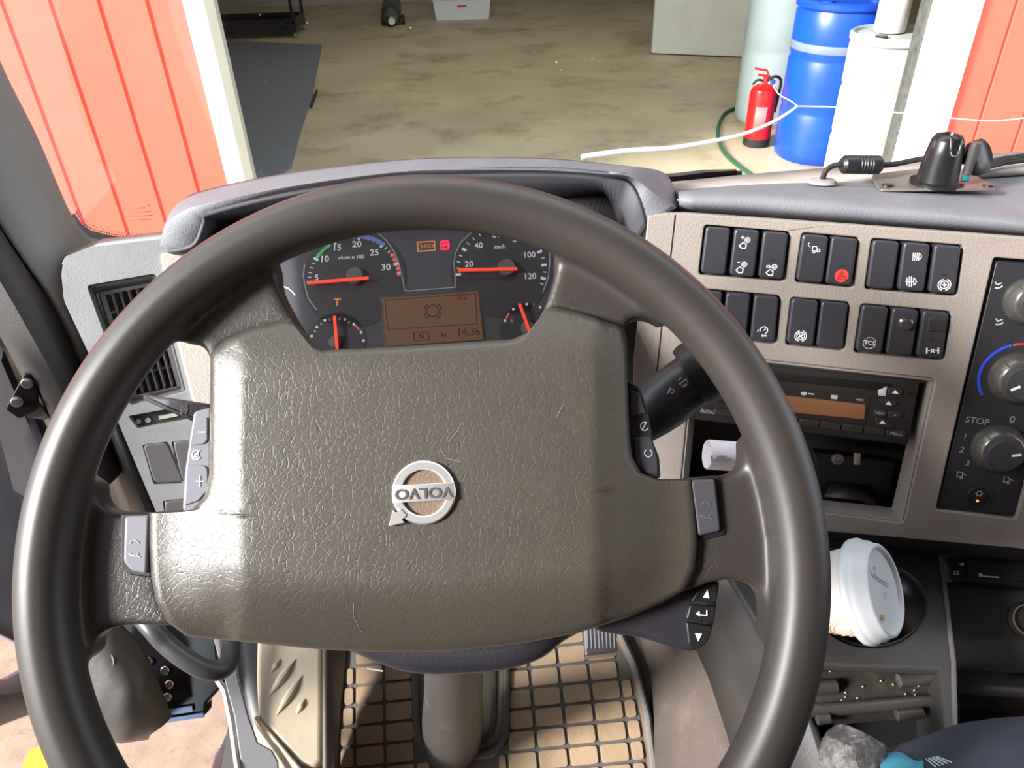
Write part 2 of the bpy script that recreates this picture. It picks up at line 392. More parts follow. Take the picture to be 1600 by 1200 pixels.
# fire extinguisher
eb = atz(1186, 232, 0) + Vector((0, .09, 0)); eb.z = 0
t = thing('fire_extinguisher', 'red fire extinguisher with a black foot on the garage floor', 'fire extinguisher', eb)
er = (aty(1208, 200, eb.y).x - aty(1168, 200, eb.y).x) / 2; eh = aty(1196, 131, eb.y).z
m = MB(); m.lathe(eb, (0, 0, 1), [(er, .05), (er, eh * .86), (er * .9, eh * .93), (er * .6, eh * .98), (er * .25, eh)], 32); m.build('cylinder', mat('red_gloss_paint', (.75, .012, .010), .3), t)
m = MB(); m.lathe(eb, (0, 0, 1), [(er * .9, 0), (er * 1.02, .01), (er * 1.02, .06), (er * .98, .062)], 32); m.build('foot', RUB, t)
m = MB(); zc = eb + Vector((0, 0, eh)); m.tube([zc, zc + Vector((0, 0, .05))], .018, 10); m.tube([zc + Vector((.02, 0, .03)), zc + Vector((.03, 0, .05)), zc + Vector((-.06, -.01, .065))], .008, 8); m.tube([zc + Vector((.02, 0, .05)), zc + Vector((.0, 0, .09)), zc + Vector((-.09, -.01, .11))], .008, 8); m.build('valve_lever', mat('red_lever', (.6, .03, .03), .4), t)
m = MB(); m.tube([Vector(p) for p in spl([tuple(zc + Vector(v)) for v in ((.01, 0, .02), (.06, -.01, .05), (.11, 0, .02), (.11, 0, -.08), (.10, 0, -.2))], 8)], .010, 8); m.tube([Vector(p) for p in spl([tuple(zc + Vector(v)) for v in ((-.01, 0, .02), (-.06, -.01, .03), (-.09, -.01, 0))], 6)], .008, 8); m.build('hose', RUB, t)
m = MB(); m.lathe(zc + Vector((.045, -.02, .02)), (0, -1, 0), [(.018, 0), (.018, .012), (.001, .013)], 16); m.build('gauge', CHR, t)
lab = MB(); rows = []
for z in (eh * .32, eh * .68):
    rows.append([eb + Vector((math.sin(a) * er * 1.005, -math.cos(a) * er * 1.005, z)) for a in [(-.7 + .9 * k / 10) for k in range(11)]])
lab.grid(rows); lab.build('label', mat('pale_red_label', (.85, .22, .20), .5), t, solid=.001)
# green hose on the floor
m = MB(); hp = [(1152, 168), (1132, 178), (1122, 200), (1124, 222), (1135, 242), (1158, 262), (1190, 285), (1230, 320)]
m.tube([Vector(p) for p in spl([tuple(atz(x, y, .014)) for x, y in hp], 8)], .014, 8); props(m.build('garden_hose', mat('dark_green_hose', (.02, .10, .05), .45)), 'dark green hose curving over the floor beside the extinguisher', 'hose')
# white cabinet
b0 = atz(1018, 85, 0); b1 = atz(1165, 91, 0)
t = thing('standing_board', 'large off-white upright board with a chipped lower edge, behind the barrels', 'panel', b0)
WB = mat('white_board', (.86, .88, .78), .6, var=.05, vscale=4)
m = MB(); dy = Vector((.0, .06, 0)); h = Vector((0, 0, 1.9)); z = Vector((0, 0, .012))
q = [b0 + z, b1 + z, b1 + dy + z, b0 + dy + z]; m.rings([q, [p + h for p in q]]); m.build('board', WB, t, bevel=.006)
m = MB(); q = [b0 + Vector((.01, .01, 0)), b1 + Vector((-.01, .01, 0)), b1 + dy, b0 + dy]; m.rings([q, [p + z for p in q]]); m.build('bottom_seal', BK, t)
# plastic storage box
b0 = atz(682, 32, 0); b1 = atz(764, 27, 0); b1.y = b0.y
t = thing('storage_box', 'white plastic storage box with a small red mark, back of the garage floor', 'box', (b0 + b1) / 2)
TUB = mat('white_tub_plastic', (.75, .80, .85), .4)
m = MB(); D = Vector((0, .38, 0)); e = Vector((.03, 0, 0)); ey = Vector((0, .03, 0)); H = Vector((0, 0, .26))
lo = [b0, b1, b1 + D, b0 + D]; hi = [b0 - e - ey + H, b1 + e - ey + H, b1 + D + e + ey + H, b0 + D - e + ey + H]
m.rings([lo, hi, [p.lerp((b0 + b1 + D) / 2 + H, .04) for p in hi], [p.lerp((b0 + b1 + D) / 2, .06) + Vector((0, 0, .01)) for p in lo]]); m.build('tub', TUB, t)
m = MB(); rr = .02; hh = [p + Vector((0, 0, .0)) for p in hi]; m.tube(hh + [hh[0]], .018, 8); m.build('tub_rim', TUB, t)
m = MB(); c = (b0 + b1) / 2 + Vector((0, -.024, .17)); m.box(c, ((1, 0, 0), (0, 1, .1), (0, 0, 1)), (.12, .006, .022)); m.build('red_mark', mat('red_tag', (.6, .05, .05), .5), t)
# black machine with white foot
b = atz(612, 44, 0)
t = thing('gas_bottle', 'dusty black cylinder lying on its side with a white cap', 'cylinder', b)
m = MB(); ax = Vector((-.10, 1, 0)).normalized(); o_ = b + Vector((0, .06, .13)); m.lathe(o_, ax, [(.03, 0), (.09, .03), (.125, .10), (.13, .2), (.13, .85), (.09, .95), (.001, .97)], 28)
m.build('bottle_body', mat('dusty_black', (.035, .035, .035), .45, dust=(.2, .2, .19), dustamt=.3, dscale=14), t)
m = MB(); m.lathe(b + Vector((0, 0, .03)) + Vector((.01, .0, .05)), -ax, [(.045, -.06), (.045, 0), (.04, .02), (.001, .021)], 20); m.build('cap', mat('white_cap', (.7, .7, .64), .5), t)
m = MB()
for s_ in (-1, 1): m = MB(); m.lathe(b + Vector((s_ * .13 + .0, .22, .06)), (1, 0, 0), [(.06, -.02), (.06, .02)], 20); m.build('wheel', RUB, t)
# tool trolley upper left
a0 = atz(330, 64, .0); a1 = atz(464, 60, .0)
t = thing('tool_trolley', 'black steel trolley with scattered tools on its lower tray', 'trolley', (a0 + a1) / 2)
x0, x1, y0, y1 = a0.x - .1, a1.x, a0.y, a0.y + .6
tm = mat('trolley_black_steel', (.02, .022, .025), .3, metal=.3)
m = MB(); m.wbox(x0, x1, y0, y1, .085, .15); m.wbox(x0, x1, y0, y0 + .02, .15, .21); m.wbox(x0, x1, y1 - .02, y1, .15, .21); m.wbox(x1 - .02, x1, y0, y1, .15, .21); m.wbox(x0, x0 + .02, y0, y1, .15, .21); m.build('lower_tray', tm, t, bevel=.004)
m = MB(); m.wbox(x0, x1, y0, y1, .72, .74); m.wbox(x0, x1, y0, y0 + .02, .74, .80); m.wbox(x0, x1, y1 - .02, y1, .74, .80); m.build('upper_tray', tm, t, bevel=.004)
for cx in (x0 + .02, x1 - .02):
    for cy in (y0 + .02, y1 - .02):
        m = MB(); m.wbox(cx - .015, cx + .015, cy - .015, cy + .015, .06, .8); m.build('post', tm, t)
        m = MB(); m.lathe((cx - .015, cy, .032), (1, 0, 0), [(.028, 0), (.032, .005), (.032, .025), (.028, .03)], 20); m.build('caster', mat('grey_caster', (.25, .25, .25), .4), t)
TL_ = [('steel', 'bright steel wrench at the left of the black trolley tray'), ('grey', 'grey socket handle near the middle of the trolley tray'), ('rust', 'rusty red tool lying behind the others in the trolley tray'), ('steel', 'pale steel ratchet near the right of the trolley tray'), ('grey', 'small grey tool beside the right corner post of the trolley')]
for k, (kd, lb) in enumerate(TL_):
    px = x0 + .30 + k * (x1 - x0 - .42) / 4; py = y0 + .10 + (.12 if k == 2 else .04 * (k % 2)); a = (.3, 2.6, .1, .5, 1.2)[k]
    m = MB(); d = Vector((math.cos(a), math.sin(a), 0)); p = Vector((px, py, .168)); L = .07 + .01 * k
    m.tube([p - d * L, p + d * L * .3], .009, 8); m.tube([p + d * L * .3, p + d * L], [.016, .014], 8)
    props(m.build('hand_tool', {'steel': mat('bright_tool', (.6, .6, .62), .25, metal=.8), 'grey': mat('grey_tool', (.3, .3, .3), .4), 'rust': mat('rust_tool', (.35, .12, .06), .5)}[kd]), lb, 'tool', 'loose tools in the trolley tray')

# =================================================================== STEERING WHEEL
q_cx, q_cy, q_d, tilt, yaw = 665.5, 889.2, .4435, math.radians(40.02), math.radians(1.15)
RM, RT = .2175, .0165
WC = at(q_cx, q_cy, q_d)
Wn = Vector((math.sin(yaw) * math.cos(tilt), -math.cos(yaw) * math.cos(tilt), math.sin(tilt)))
W = Plane(o=WC, n=Wn)
Mw = Matrix(((W.e1.x, W.e2.x, Wn.x, WC.x), (W.e1.y, W.e2.y, Wn.y, WC.y), (W.e1.z, W.e2.z, Wn.z, WC.z), (0, 0, 0, 1)))
sw = thing('steering_wheel', 'large dark brown-grey four-spoke steering wheel, turned upside down', 'steering wheel', WC, M=Mw)

def leather(name, col, rough, scale, strength, radial=None, stain=None):
    m = mat(name, col, rough, bump=strength, bscale=scale, kind='leather', var=.08, vscale=18)
    return m
WLEA = leather('wheel_leather', (.034, .029, .026), .43, 260, .3)
# on the rim the grain is worn smooth: fade the bump with the distance from the hub
nt = WLEA.node_tree; bp = nt.nodes[WLEA['bump_node']]
tc = nt.nodes.new('ShaderNodeTexCoord'); ln = nt.nodes.new('ShaderNodeVectorMath'); ln.operation = 'LENGTH'; nt.links.new(tc.outputs['Object'], ln.inputs[0])
mr = nt.nodes.new('ShaderNodeMapRange'); mr.inputs[1].default_value = .165; mr.inputs[2].default_value = .200; mr.inputs[3].default_value = .30; mr.inputs[4].default_value = .01
nt.links.new(ln.outputs['Value'], mr.inputs[0]); nt.links.new(mr.outputs[0], bp.inputs['Strength'])

L_OPEN = [(150, 765), (153, 722), (172, 655), (203, 600), (245, 548), (272, 534), (298, 535), (318, 545), (328, 575), (328, 660), (326, 745), (318, 775), (298, 797), (240, 802), (178, 802), (156, 790)]
C_OPEN = [(433, 445), (435, 415), (468, 386), (540, 366), (650, 357), (760, 361), (835, 376), (864, 394), (869, 420), (861, 452), (843, 498), (822, 524), (790, 533), (650, 540), (500, 545), (480, 530), (457, 494), (441, 465)]
R_OPEN = [(978, 525), (984, 500), (1010, 495), (1035, 507), (1080, 555), (1130, 622), (1154, 670), (1163, 705), (1160, 730), (1145, 742), (1100, 747), (1035, 750), (1002, 742), (984, 715), (980, 640), (978, 580)]
B_OPEN = [(143, 1015), (150, 995), (175, 983), (215, 978), (262, 980), (420, 960), (660, 975), (900, 945), (1060, 928), (1110, 912), (1150, 908), (1182, 920), (1196, 945), (1195, 985), (1185, 1070), (1155, 1160), (1095, 1270), (1000, 1370), (850, 1440), (680, 1462), (500, 1440), (350, 1370), (240, 1270), (180, 1160), (150, 1070)]
PAD = [(329, 552), (352, 530), (400, 510), (452, 497), (466, 515), (484, 537), (502, 547), (560, 545), (650, 540), (740, 534), (800, 530), (824, 520), (842, 498), (850, 484), (862, 477), (910, 489), (974, 511), (979, 530), (981, 600), (984, 680), (988, 715), (1003, 739), (1035, 750), (1081, 750), (1087, 800), (1090, 850), (1086, 890), (1070, 922), (1035, 942), (990, 962), (900, 990), (800, 1008), (700, 1018), (600, 1019), (500, 1015), (400, 1005), (330, 998), (290, 993), (262, 972), (244, 940), (236, 900), (233, 850), (233, 802), (270, 800), (300, 796), (320, 774), (327, 740), (328, 650)]
OFF = -.006
PADH = inset([W.q(x, y, OFF) for x, y in PAD], .0030)
m = MB()
ring = [(RM * math.cos(2 * math.pi * k / 96), RM * math.sin(2 * math.pi * k / 96)) for k in range(96)]
def uvs(px): return [W.q(x, y, OFF) for x, y in spl([tuple((x, y, 0)) for x, y in px], 5, True) for x, y in [(x, y)]] if False else [W.q(v[0], v[1], OFF) for v in spl([(x, y, 0) for x, y in px], 4, True)]
_u = uvs
def uvs(px):
    out = []
    for u, v in _u(px):
        q = math.hypot(u, v)
        if q > RM - RT + .0005 or (q > RM - RT - .012 and px[0] == (143, 1015) and v < -.05): u, v = u / q * (RM - .003), v / q * (RM - .003)
        out.append((u, v))
    return out
m.plate(W, ring, [uvs(L_OPEN), uvs(C_OPEN), uvs(R_OPEN), uvs(B_OPEN), PADH], .020, OFF, pix=False)
rows = []
for k in range(160):
    a = 2 * math.pi * k / 160; d = W.e1 * math.cos(a) + W.e2 * math.sin(a); c = WC + d * RM
    rows.append([c + d * RT * math.cos(t_) + Wn * RT * 1.04 * math.sin(t_) for t_ in [2 * math.pi * j / 20 for j in range(20)]])
m.grid(rows, closeu=True, closev=True)
rim = m.build('wheel_rim_and_spokes', WLEA, sw, sharp=180)
md = rim.modifiers.new('remesh', 'REMESH'); md.mode = 'VOXEL'; md.voxel_size = .0017; md.use_smooth_shade = True
md = rim.modifiers.new('smooth', 'SMOOTH'); md.factor = .6; md.iterations = 24

def smooth01(t): t = min(max(t, 0), 1); return t * t * (3 - 2 * t)
def padh(x, y):
    h = .016
    h -= .012 * smooth01((372 - x) / 120) + .003 * smooth01((372 - x) / 14)
    h -= .012 * smooth01((x - 935) / 130) + .003 * smooth01((x - 935) / 14)
    yb = 905 - 45 * ((x - 660) / 400) ** 2
    if y > yb: h -= .024 * ((y - yb) / 130) ** 1.8 * smooth01((x - 235) / 130) * smooth01((1095 - x) / 130)
    if y < 590: h -= .004 * ((590 - y) / 60) ** 2
    return h
def padmesh(outline, cx, cy, hf, roll=.0045, depth=.02, nring=26):
    pts = []; N = len(outline)
    dense = []
    for i in range(N):
        a, b = Vector(outline[i]), Vector(outline[(i + 1) % N]); k = max(1, int((b - a).length / 9))
        for j in range(k): dense.append(a.lerp(b, j / k))
    rows = []
    ss = [i / nring for i in range(1, nring)]
    ss = [s_ * .94 for s_ in ss] + [.955, .97, .98, .988, .994, .998, 1.0]
    m = MB()
    for s_ in ss:
        row = []
        for p in dense:
            x = cx + (p.x - cx) * s_; y = cy + (p.y - cy) * s_
            dist = (1 - s_) * math.hypot(p.x - cx, p.y - cy) * .44 / 1200
            h = hf(x, y)
            if dist < roll: h -= roll - math.sqrt(max(roll ** 2 - (roll - dist) ** 2, 0))
            row.append(W.hit(x, y, h))
        rows.append(row)
    last = [W.hit(p.x, p.y, hf(p.x, p.y) - roll) - Wn * depth for p in dense]
    rows.append(last)
    m.rings(rows[::-1], True, False)
    # centre fan
    b = m.b; b.verts.ensure_lookup_table(); n = len(dense); first = b.verts[len(b.verts) - n:]
    c = b.verts.new(W.hit(cx, cy, hf(cx, cy)))
    for i in range(n): b.faces.new((first[i], first[(i + 1) % n], c))
    return m
PADM = leather('hub_cover_leather', (.048, .041, .031), .43, 225, .17); PADM.node_tree.nodes['Principled BSDF'].inputs['Specular IOR Level'].default_value = .8
padmesh(PAD, 660, 812, padh).build('hub_cover', PADM, sw, sharp=60, label='olive-brown grained centre cover')

# emblem: ring, arrow and bar with raised letters, all turned upside down with the wheel
EO = padh(662, 770) + .0004
eu, ev = W.q(662.5, 769.5, EO); ER = .0178; EM = mat('emblem_metal', (.85, .85, .85), .34, metal=.85)
em = MB()
rows = []
for rr_, zz in ((ER, 0), (ER, .0015), (ER - .0008, .0022), (ER * .76, .0022), (ER * .72, .0015), (ER * .72, 0)):
    rows.append([W.p3(eu + rr_ * math.cos(2 * math.pi * k / 64), ev + rr_ * math.sin(2 * math.pi * k / 64), EO + zz) for k in range(64)])
em.grid(rows + [rows[0]], closeu=True)
rt = math.radians(3.0)
def erot(x, y): return (eu + x * math.cos(rt) - y * math.sin(rt), ev + x * math.sin(rt) + y * math.cos(rt))
em.pad(W, [erot(-ER * .98, -ER * .27), erot(ER * .97, -ER * .27), erot(ER * .97, ER * .27), erot(-ER * .98, ER * .27)], .0026, .0003, EO, pix=False)
aa = math.radians(224); ca, sa = math.cos(aa), math.sin(aa)
def ar(r, s_): return (eu + ca * r - sa * s_, ev + sa * r + ca * s_)
em.pad(W, [ar(ER * .86, -.0025), ar(ER * 1.06, -.0025), ar(ER * 1.06, -.0048), ar(ER * 1.48, -.0001), ar(ER * 1.48, .0001), ar(ER * 1.06, .0048), ar(ER * 1.06, .0025), ar(ER * .86, .0025)], .0030, .0002, EO, pix=False)
ep = em.build('emblem', EM, sw, sharp=30, label='silver ring badge with arrow and name bar, upside down')
m = MB(); m.text(W, 'VOLVO', erot(0, 0), .0082, EO + .0024, .0007, rot=183, bold=.02, sx=1.18, pix=False); m.build('lettering', mat('emblem_letters', (.12, .12, .12), .4, metal=.5), ep)
m = MB(); m.disc(W, (eu, ev), ER * .73, EO - .0006, .0004, 40, pix=False); m.build('backing', mat('emblem_back', (.16, .11, .075), .6, bump=.4, bscale=900), ep)

# spoke inserts and thumb buttons
INS_L = mat('insert_glare_grey', (.20, .20, .23), .3)  # pale tone stands in for the blown-out reflection on the left insert
INS_D = mat('insert_dark', (.055, .055, .065), .3)
def wpad(name, poly, off, h, m_, bev=.0015, rr_=6, label=None, parent=None):
    b = MB(); b.pad(W, rnd(poly, rr_, 4), h, bev, off); return b.build(name, m_, parent or sw, sharp=50, label=label)
wpad('spoke_gasket', [(188, 803), (238, 803), (236, 903), (200, 898), (188, 880)], -.010, .0052, BK, .0008)
wpad('spoke_gasket', [(1072, 747), (1124, 743), (1134, 836), (1086, 847)], -.010, .0052, BK, .0008)
iL = wpad('spoke_insert', [(194, 807), (233, 805), (229, 897), (205, 893), (192, 878)], -.006, .0045, INS_L, label='switch insert on the left spoke, its reflection painted pale grey')
iR = wpad('spoke_insert', [(1079, 750), (1118, 748), (1127, 830), (1091, 838)], -.006, .0045, INS_D, label='dark grey switch insert on the right spoke')
def phone(c, off, s_, par, mt):
    m = MB(); m.arc(W, c, .0028 * s_, 20, 160, .0006, 10, off); m.arc(W, (c[0], c[1] + 10), .0026 * s_, 200, 340, .0006, 10, off); m.line(W, [(c[0] - 9, c[1] + 14), (c[0] + 9, c[1] + 18)], .0006, off); m.build('horn_symbol', mt, par)
phone((210, 852), -.0014, 1, iL, DIMW); phone((1103, 792), -.0014, 1, iR, mat('dim_print', (.10, .10, .11), .5))
# left pod with three keys
podL = wpad('key_pod', [(302, 643), (330, 636), (330, 800), (300, 802), (284, 798), (288, 735)], -.016, .017, INS_L, label='pale grey cruise key pod left of the hub')
for poly, ch in (([(303, 656), (324, 652), (324, 688), (318, 694), (296, 696)], '–'), ([(292, 727), (318, 727), (324, 732), (325, 765), (310, 782), (288, 790)], '+')):
    k = wpad('pod_key', poly, .0008, .0012, INS_L, .0005, 3, parent=podL)
    m = MB(); cx = sum(p[0] for p in poly) / len(poly) + 3; cy = sum(p[1] for p in poly) / len(poly) - 2
    m.line(W, [(cx - 6, cy), (cx + 6, cy)], .0006, .0021)
    if ch == '+': m.line(W, [(cx, cy - 8), (cx, cy + 8)], .0006, .0021)
    m.build('key_mark', WHT, k)
m = MB(); m.arc(W, (307, 711), .0026, 60, 330, .0006, 14, .0012); m.line(W, [(301, 717), (312, 704)], .0006, .0012); m.arc(W, (307, 711), .0012, 0, 360, .0005, 10, .0012); m.build('speed_symbol', WHT, podL)
podR = wpad('key_pod', [(982, 594), (1000, 604), (1014, 645), (1021, 690), (1031, 715), (1033, 748), (1008, 746), (988, 728), (982, 690)], -.014, .015, BK, label='black cruise key pod right of the hub')
for poly in ([(985, 610), (999, 614), (1009, 646), (985, 650)], [(990, 684), (1016, 682), (1027, 716), (1028, 742), (1010, 740), (994, 722)]):
    wpad('pod_key', poly, .0008, .0012, SWM, .0005, 3, parent=podR)
m = MB(); m.arc(W, (1007, 666), .0024, 60, 330, .0005, 14, .0012); m.line(W, [(1003, 672), (1010, 660)], .0005, .0012); m.arc(W, (1013, 708), .0022, 130, 420, .0005, 14, .0022); m.build('speed_symbol', DIMW, podR)
# scuffs on the hub
for pts in ([(553, 942), (552, 962), (560, 978), (566, 988)], [(868, 655), (876, 640), (880, 632)], [(688, 700), (697, 716), (722, 722)], [(702, 690), (716, 672), (722, 660)]):
    m = MB()
    for a, b in zip(pts, pts[1:]):
        P = [W.hit(a[0], a[1], padh(*a) + .0001), W.hit(b[0], b[1], padh(*b) + .0001)]; m.tube(P, .0002, 5)
    m.build('scratch', mat('pale_scratch', (.20, .18, .15), .6), sw)

# =================================================================== STEERING COLUMN
SHR = mat('column_shroud_plastic', (.020, .020, .026), .45, bump=.3, bscale=800)
sc = thing('steering_column', 'dark column shroud, stalks and shaft below the wheel', 'steering column', at(700, 1100, 1.0))
def wprism(outline, off0, off1, shrink, mt, name, label=None, bev=.004, parent=None, n=5):
    poly = [W.q(v[0], v[1], off0) for v in spl([(x, y, 0) for x, y in outline], n, True)]
    if area2(poly) < 0: poly = poly[::-1]
    m = MB(); rows = []
    cx = sum(p[0] for p in poly) / len(poly); cy = sum(p[1] for p in poly) / len(poly)
    rows.append([W.p3(cx + (u - cx) * shrink, cy + (v - cy) * shrink, off1) for u, v in poly])
    for k in range(6):
        a = math.pi / 2 * k / 5; pp = inset(poly, bev * (1 - math.cos(a))); rows.append([W.p3(u, v, off0 - bev + bev * math.sin(a)) for u, v in pp])
    m.rings(rows); return m.build(name, mt, parent or sc, label=label, sharp=50)
wprism([(430, 930), (660, 940), (920, 920), (985, 955), (935, 982), (885, 1008), (850, 1035), (800, 1053), (720, 1062), (640, 1060), (585, 1044), (530, 1022), (440, 1008), (400, 980)], -.034, -.12, .8, SHR, 'column_shroud', bev=.014)
pod = wprism([(930, 940), (1010, 925), (1080, 912), (1124, 908), (1124, 940), (1116, 985), (1100, 1012), (1078, 1021), (1045, 1013), (1000, 999), (930, 985)], -.020, -.06, .85, SHR, 'remote_control_pod', 'dark pod with arrow keys under the right spoke', bev=.006)
for poly, shape in (([(1092, 918), (1122, 914), (1120, 942), (1080, 940)], 'up'), ([(1078, 945), (1119, 947), (1116, 975), (1072, 968)], 'enter'), ([(1072, 972), (1114, 979), (1106, 1004), (1092, 1014), (1076, 1008)], 'down')):
    b = MB(); b.pad(W, rnd(poly, 4, 3), .003, .001, -.0205); k = b.build('arrow_key', BK, pod, sharp=50)
    m = MB(); cx = sum(p[0] for p in poly) / len(poly); cy = sum(p[1] for p in poly) / len(poly); oo = -.0172
    if shape == 'up': m.pad(W, [(cx - 5, cy + 5), (cx + 5, cy + 6), (cx + 2, cy - 7)], .0003, 0, oo)
    if shape == 'down': m.pad(W, [(cx - 6, cy - 6), (cx + 5, cy - 5), (cx - 1, cy + 7)], .0003, 0, oo)
    if shape == 'enter': m.line(W, [(cx + 8, cy - 5), (cx + 8, cy + 3), (cx - 6, cy + 1)], .0007, oo); m.pad(W, [(cx - 9, cy), (cx - 3, cy - 4), (cx - 3, cy + 5)], .0003, 0, oo)
    m.build('key_symbol', WHT, k)
m = MB(); m.line(W, [(574, 1044), (598, 1048)], .0010, -.0365, .0008); m.build('screw_slot', mat('slot_grey', (.3, .28, .26), .5), sc)
# shaft with boot
SHAFT = mat('dusty_shaft_rubber', (.034, .033, .033), .5, bump=.3, bscale=60, dust=(.12, .11, .09), dustamt=.10, dscale=12)
m = MB(); p0, p1 = at(712, 960, .62), at(706, 1158, 1.075); m.tube([p0, p0.lerp(p1, .5), p0.lerp(p1, .75), p1], [.024, .032, .038, .041], 32); m.build('column_shaft', SHAFT, sc)
# right wiper stalk
STK = mat('stalk_plastic', (.030, .034, .038), .38)
P = [Vector(p) for p in spl([tuple(at(x, y, d)) for x, y, d in ((930, 700, .56), (1010, 652, .545), (1060, 610, .54), (1105, 580, .535), (1150, 552, .53))], 6)]
m = MB(); n = len(P); m.tube(P, [.012 + .0075 * min(1, i / (n * .35)) for i in range(n)], 24); sk = m.build('wiper_stalk', STK, sc, label='black wiper stalk on the right')
m = MB(); a, b = at(1078, 590, .53), at(1120, 563, .525); m.tube([a, a.lerp(b, .2), b], [.0215, .023, .023], 24); m.build('stalk_collar', BK, sk)
SP = Plane((1040, 620, .5205), (1080, 590, .5165), (1060, 640, .5265))
m = MB(); m.line(SP, [(1061, 594), (1064, 590)], .0008, 0); m.line(SP, [(1062, 600), (1073, 592), (1075, 600), (1068, 605)], .0006, 0, closed=True); m.line(SP, [(1068, 604), (1071, 600)], .0006, 0)
m.arc(SP, (1050, 611), .0016, 0, 360, .0005, 10, 0); m.line(SP, [(1043, 615), (1047, 606)], .0005, 0); m.line(SP, [(1078, 612), (1081, 612)], .0006, 0); m.build('wiper_symbol', WHT, sk)
# left lever
LP0 = Plane((220, 618, .505), (325, 640, .47), (300, 660, .475))
m = MB(); m.pad(LP0, rnd([(217, 614), (322, 630), (335, 640), (330, 670), (300, 659), (262, 643), (221, 624)], 5, 3), .010, .002, -.010); lv = m.build('retarder_lever', DG, sc, sharp=50, label='flat black lever on the left')
m = MB()
for r_ in (.0009, .0022): m.arc(LP0, (288, 640), r_, 0, 360, .0005, 14, .0002)
m.arc(LP0, (288, 640), .0034, 120, 240, .0006, 8, .0002); m.arc(LP0, (288, 640), .0034, -60, 60, .0006, 8, .0002); m.build('brake_symbol', WHT, lv)

# =================================================================== INSTRUMENT CLUSTER
CL = Plane((480, 450, .715), (860, 400, .72), (700, 540, .70))
cl = thing('instrument_cluster', 'instrument cluster with two big dials and amber display behind the wheel', 'instrument cluster', CL.hit(650, 560))
m = MB(); m.pad(CL, rnd([(405, 330), (905, 315), (895, 560), (430, 590)], 20), .01, .001, -.01); m.build('cluster_face', mat('cluster_face_plastic', (.062, .062, .074), .4, bump=.05, var=.15, vscale=12), cl)
def rot_pt(c, r, a): u, v = CL.q(*c, .0004); return (u + r * math.cos(math.radians(a)), v + r * math.sin(math.radians(a)))
px2m = .72 / 1200
def dial(name, c, ticks, r, nums, extra=None):
    d = MB(); d.disc(CL, c, r * 1.13, .0001, .0004, 48); D = d.build(name, mat('dial_black', (.034, .034, .041), .45), cl)
    t_ = MB()
    for a, big in ticks:
        o_ = CL.q(*c, .0006); i_ = r * (.915 if big else .93)
        p = (o_[0] + r * math.cos(math.radians(a)), o_[1] + r * math.sin(math.radians(a))); q_ = (o_[0] + i_ * math.cos(math.radians(a)), o_[1] + i_ * math.sin(math.radians(a)))
        t_.line(CL, [p, q_], .0024 if big else .0008, .0006, pix=False)
    t_.build('tick_marks', WHT, D)
    t_ = MB()
    for s_, x, y, sz in nums: t_.text(CL, s_, (x, y), sz, .0006, rot=3, bold=.012)
    t_.build('numerals', WHT, D)
    return D
NEED = mat('needle_orange_red', (.95, .07, .03), .35, emit=.35)
def needle(D, a, b, wd, hubc, hr):
    m = MB(); m.lathe(CL.hit(*hubc, .0005), CL.n, [(hr, 0), (hr, .004), (hr * .9, .0055), (.0002, .0058)], 24); m.build('needle_hub', mat('needle_hub_grey', (.12, .11, .11), .4), D)
    m = MB(); m.line(CL, [a, b], wd, .0065, .0015); m.build('needle', NEED, D)
ta = lambda v: 185 - 33 * (v - 5) / 5
D1 = dial('rev_counter', (553, 435), [(ta(v), v % 5 == 0) for v in range(5, 33)], 72 * px2m,
          [('5', 495, 434, .0078), ('10', 507, 405, .0088), ('15', 526.5, 387, .0088), ('20', 557.5, 382, .0088), ('25', 585, 395, .0088), ('30', 603, 418, .0088), ('r/min x 100', 549, 402, .0052)])
m = MB(); m.arc(CL, (553, 435), 69 * px2m, 150, 126, .003, 10, .0008); m.build('green_band', mat('green_print', (.12, .62, .18), .5), D1)
m = MB(); m.arc(CL, (553, 435), 71 * px2m, 88, 52, .004, 14, .0008); m.build('blue_band', mat('blue_print', (.22, .34, .70), .5), D1)
m = MB(); m.arc(CL, (553, 435), 70 * px2m, 36, 4, .0028, 12, .0005); m.build('red_band', mat('red_band_print', (.8, .12, .08), .5), D1)
needle(D1, (482, 442.5), (575, 435), .0028, (556, 433), .0085)
D2 = dial('speedometer', (783, 421), [(a, b) for a, b in ((187, 1), (178, 0), (169, 0), (160, 0), (150, 1), (140, 0), (130, 0), (120, 0), (110, 1), (99, 0), (88, 0), (78, 0), (67, 1), (57, 0), (47, 0), (36, 0), (26, 1), (16, 0), (6, 1), (-4, 0), (-13, 1), (-21, 0))], 70 * px2m,
          [('20', 733, 413, .0080), ('40', 748, 384, .0080), ('60', 776, 367, .0088), ('80', 808, 374, .0088), ('100', 827, 398.5, .0080), ('120', 828, 432, .0080), ('km/h', 781, 386, .0055)])
needle(D2, (717, 422.5), (807, 420.6), .0028, (792, 420), .0085)
def small(name, c, dots, r, na, nb, hub, redp):
    d = MB(); d.disc(CL, c, r, .0001, .0004, 36); D = d.build(name, mat('dial_black', 0), cl)
    t_ = MB()
    for x, y in dots: t_.disc(CL, (x, y), .0013, .0006, .0003, 10)
    t_.build('tick_marks', WHT, D)
    if redp: t_ = MB(); t_.line(CL, redp, .0018, .0006); t_.build('red_band', mat('red_band_print', 0), D)
    needle(D, na, nb, .0026, hub, .006); return D
Dt = small('temperature_gauge', (525, 533), [(485, 537), (487, 525), (495, 511), (507.5, 500.6), (539, 499), (553, 506.6), (564, 519), (568, 532)], 46 * px2m, (523, 495.6), (527, 545), (525, 536), [(556, 509), (561, 515)])
m = MB()
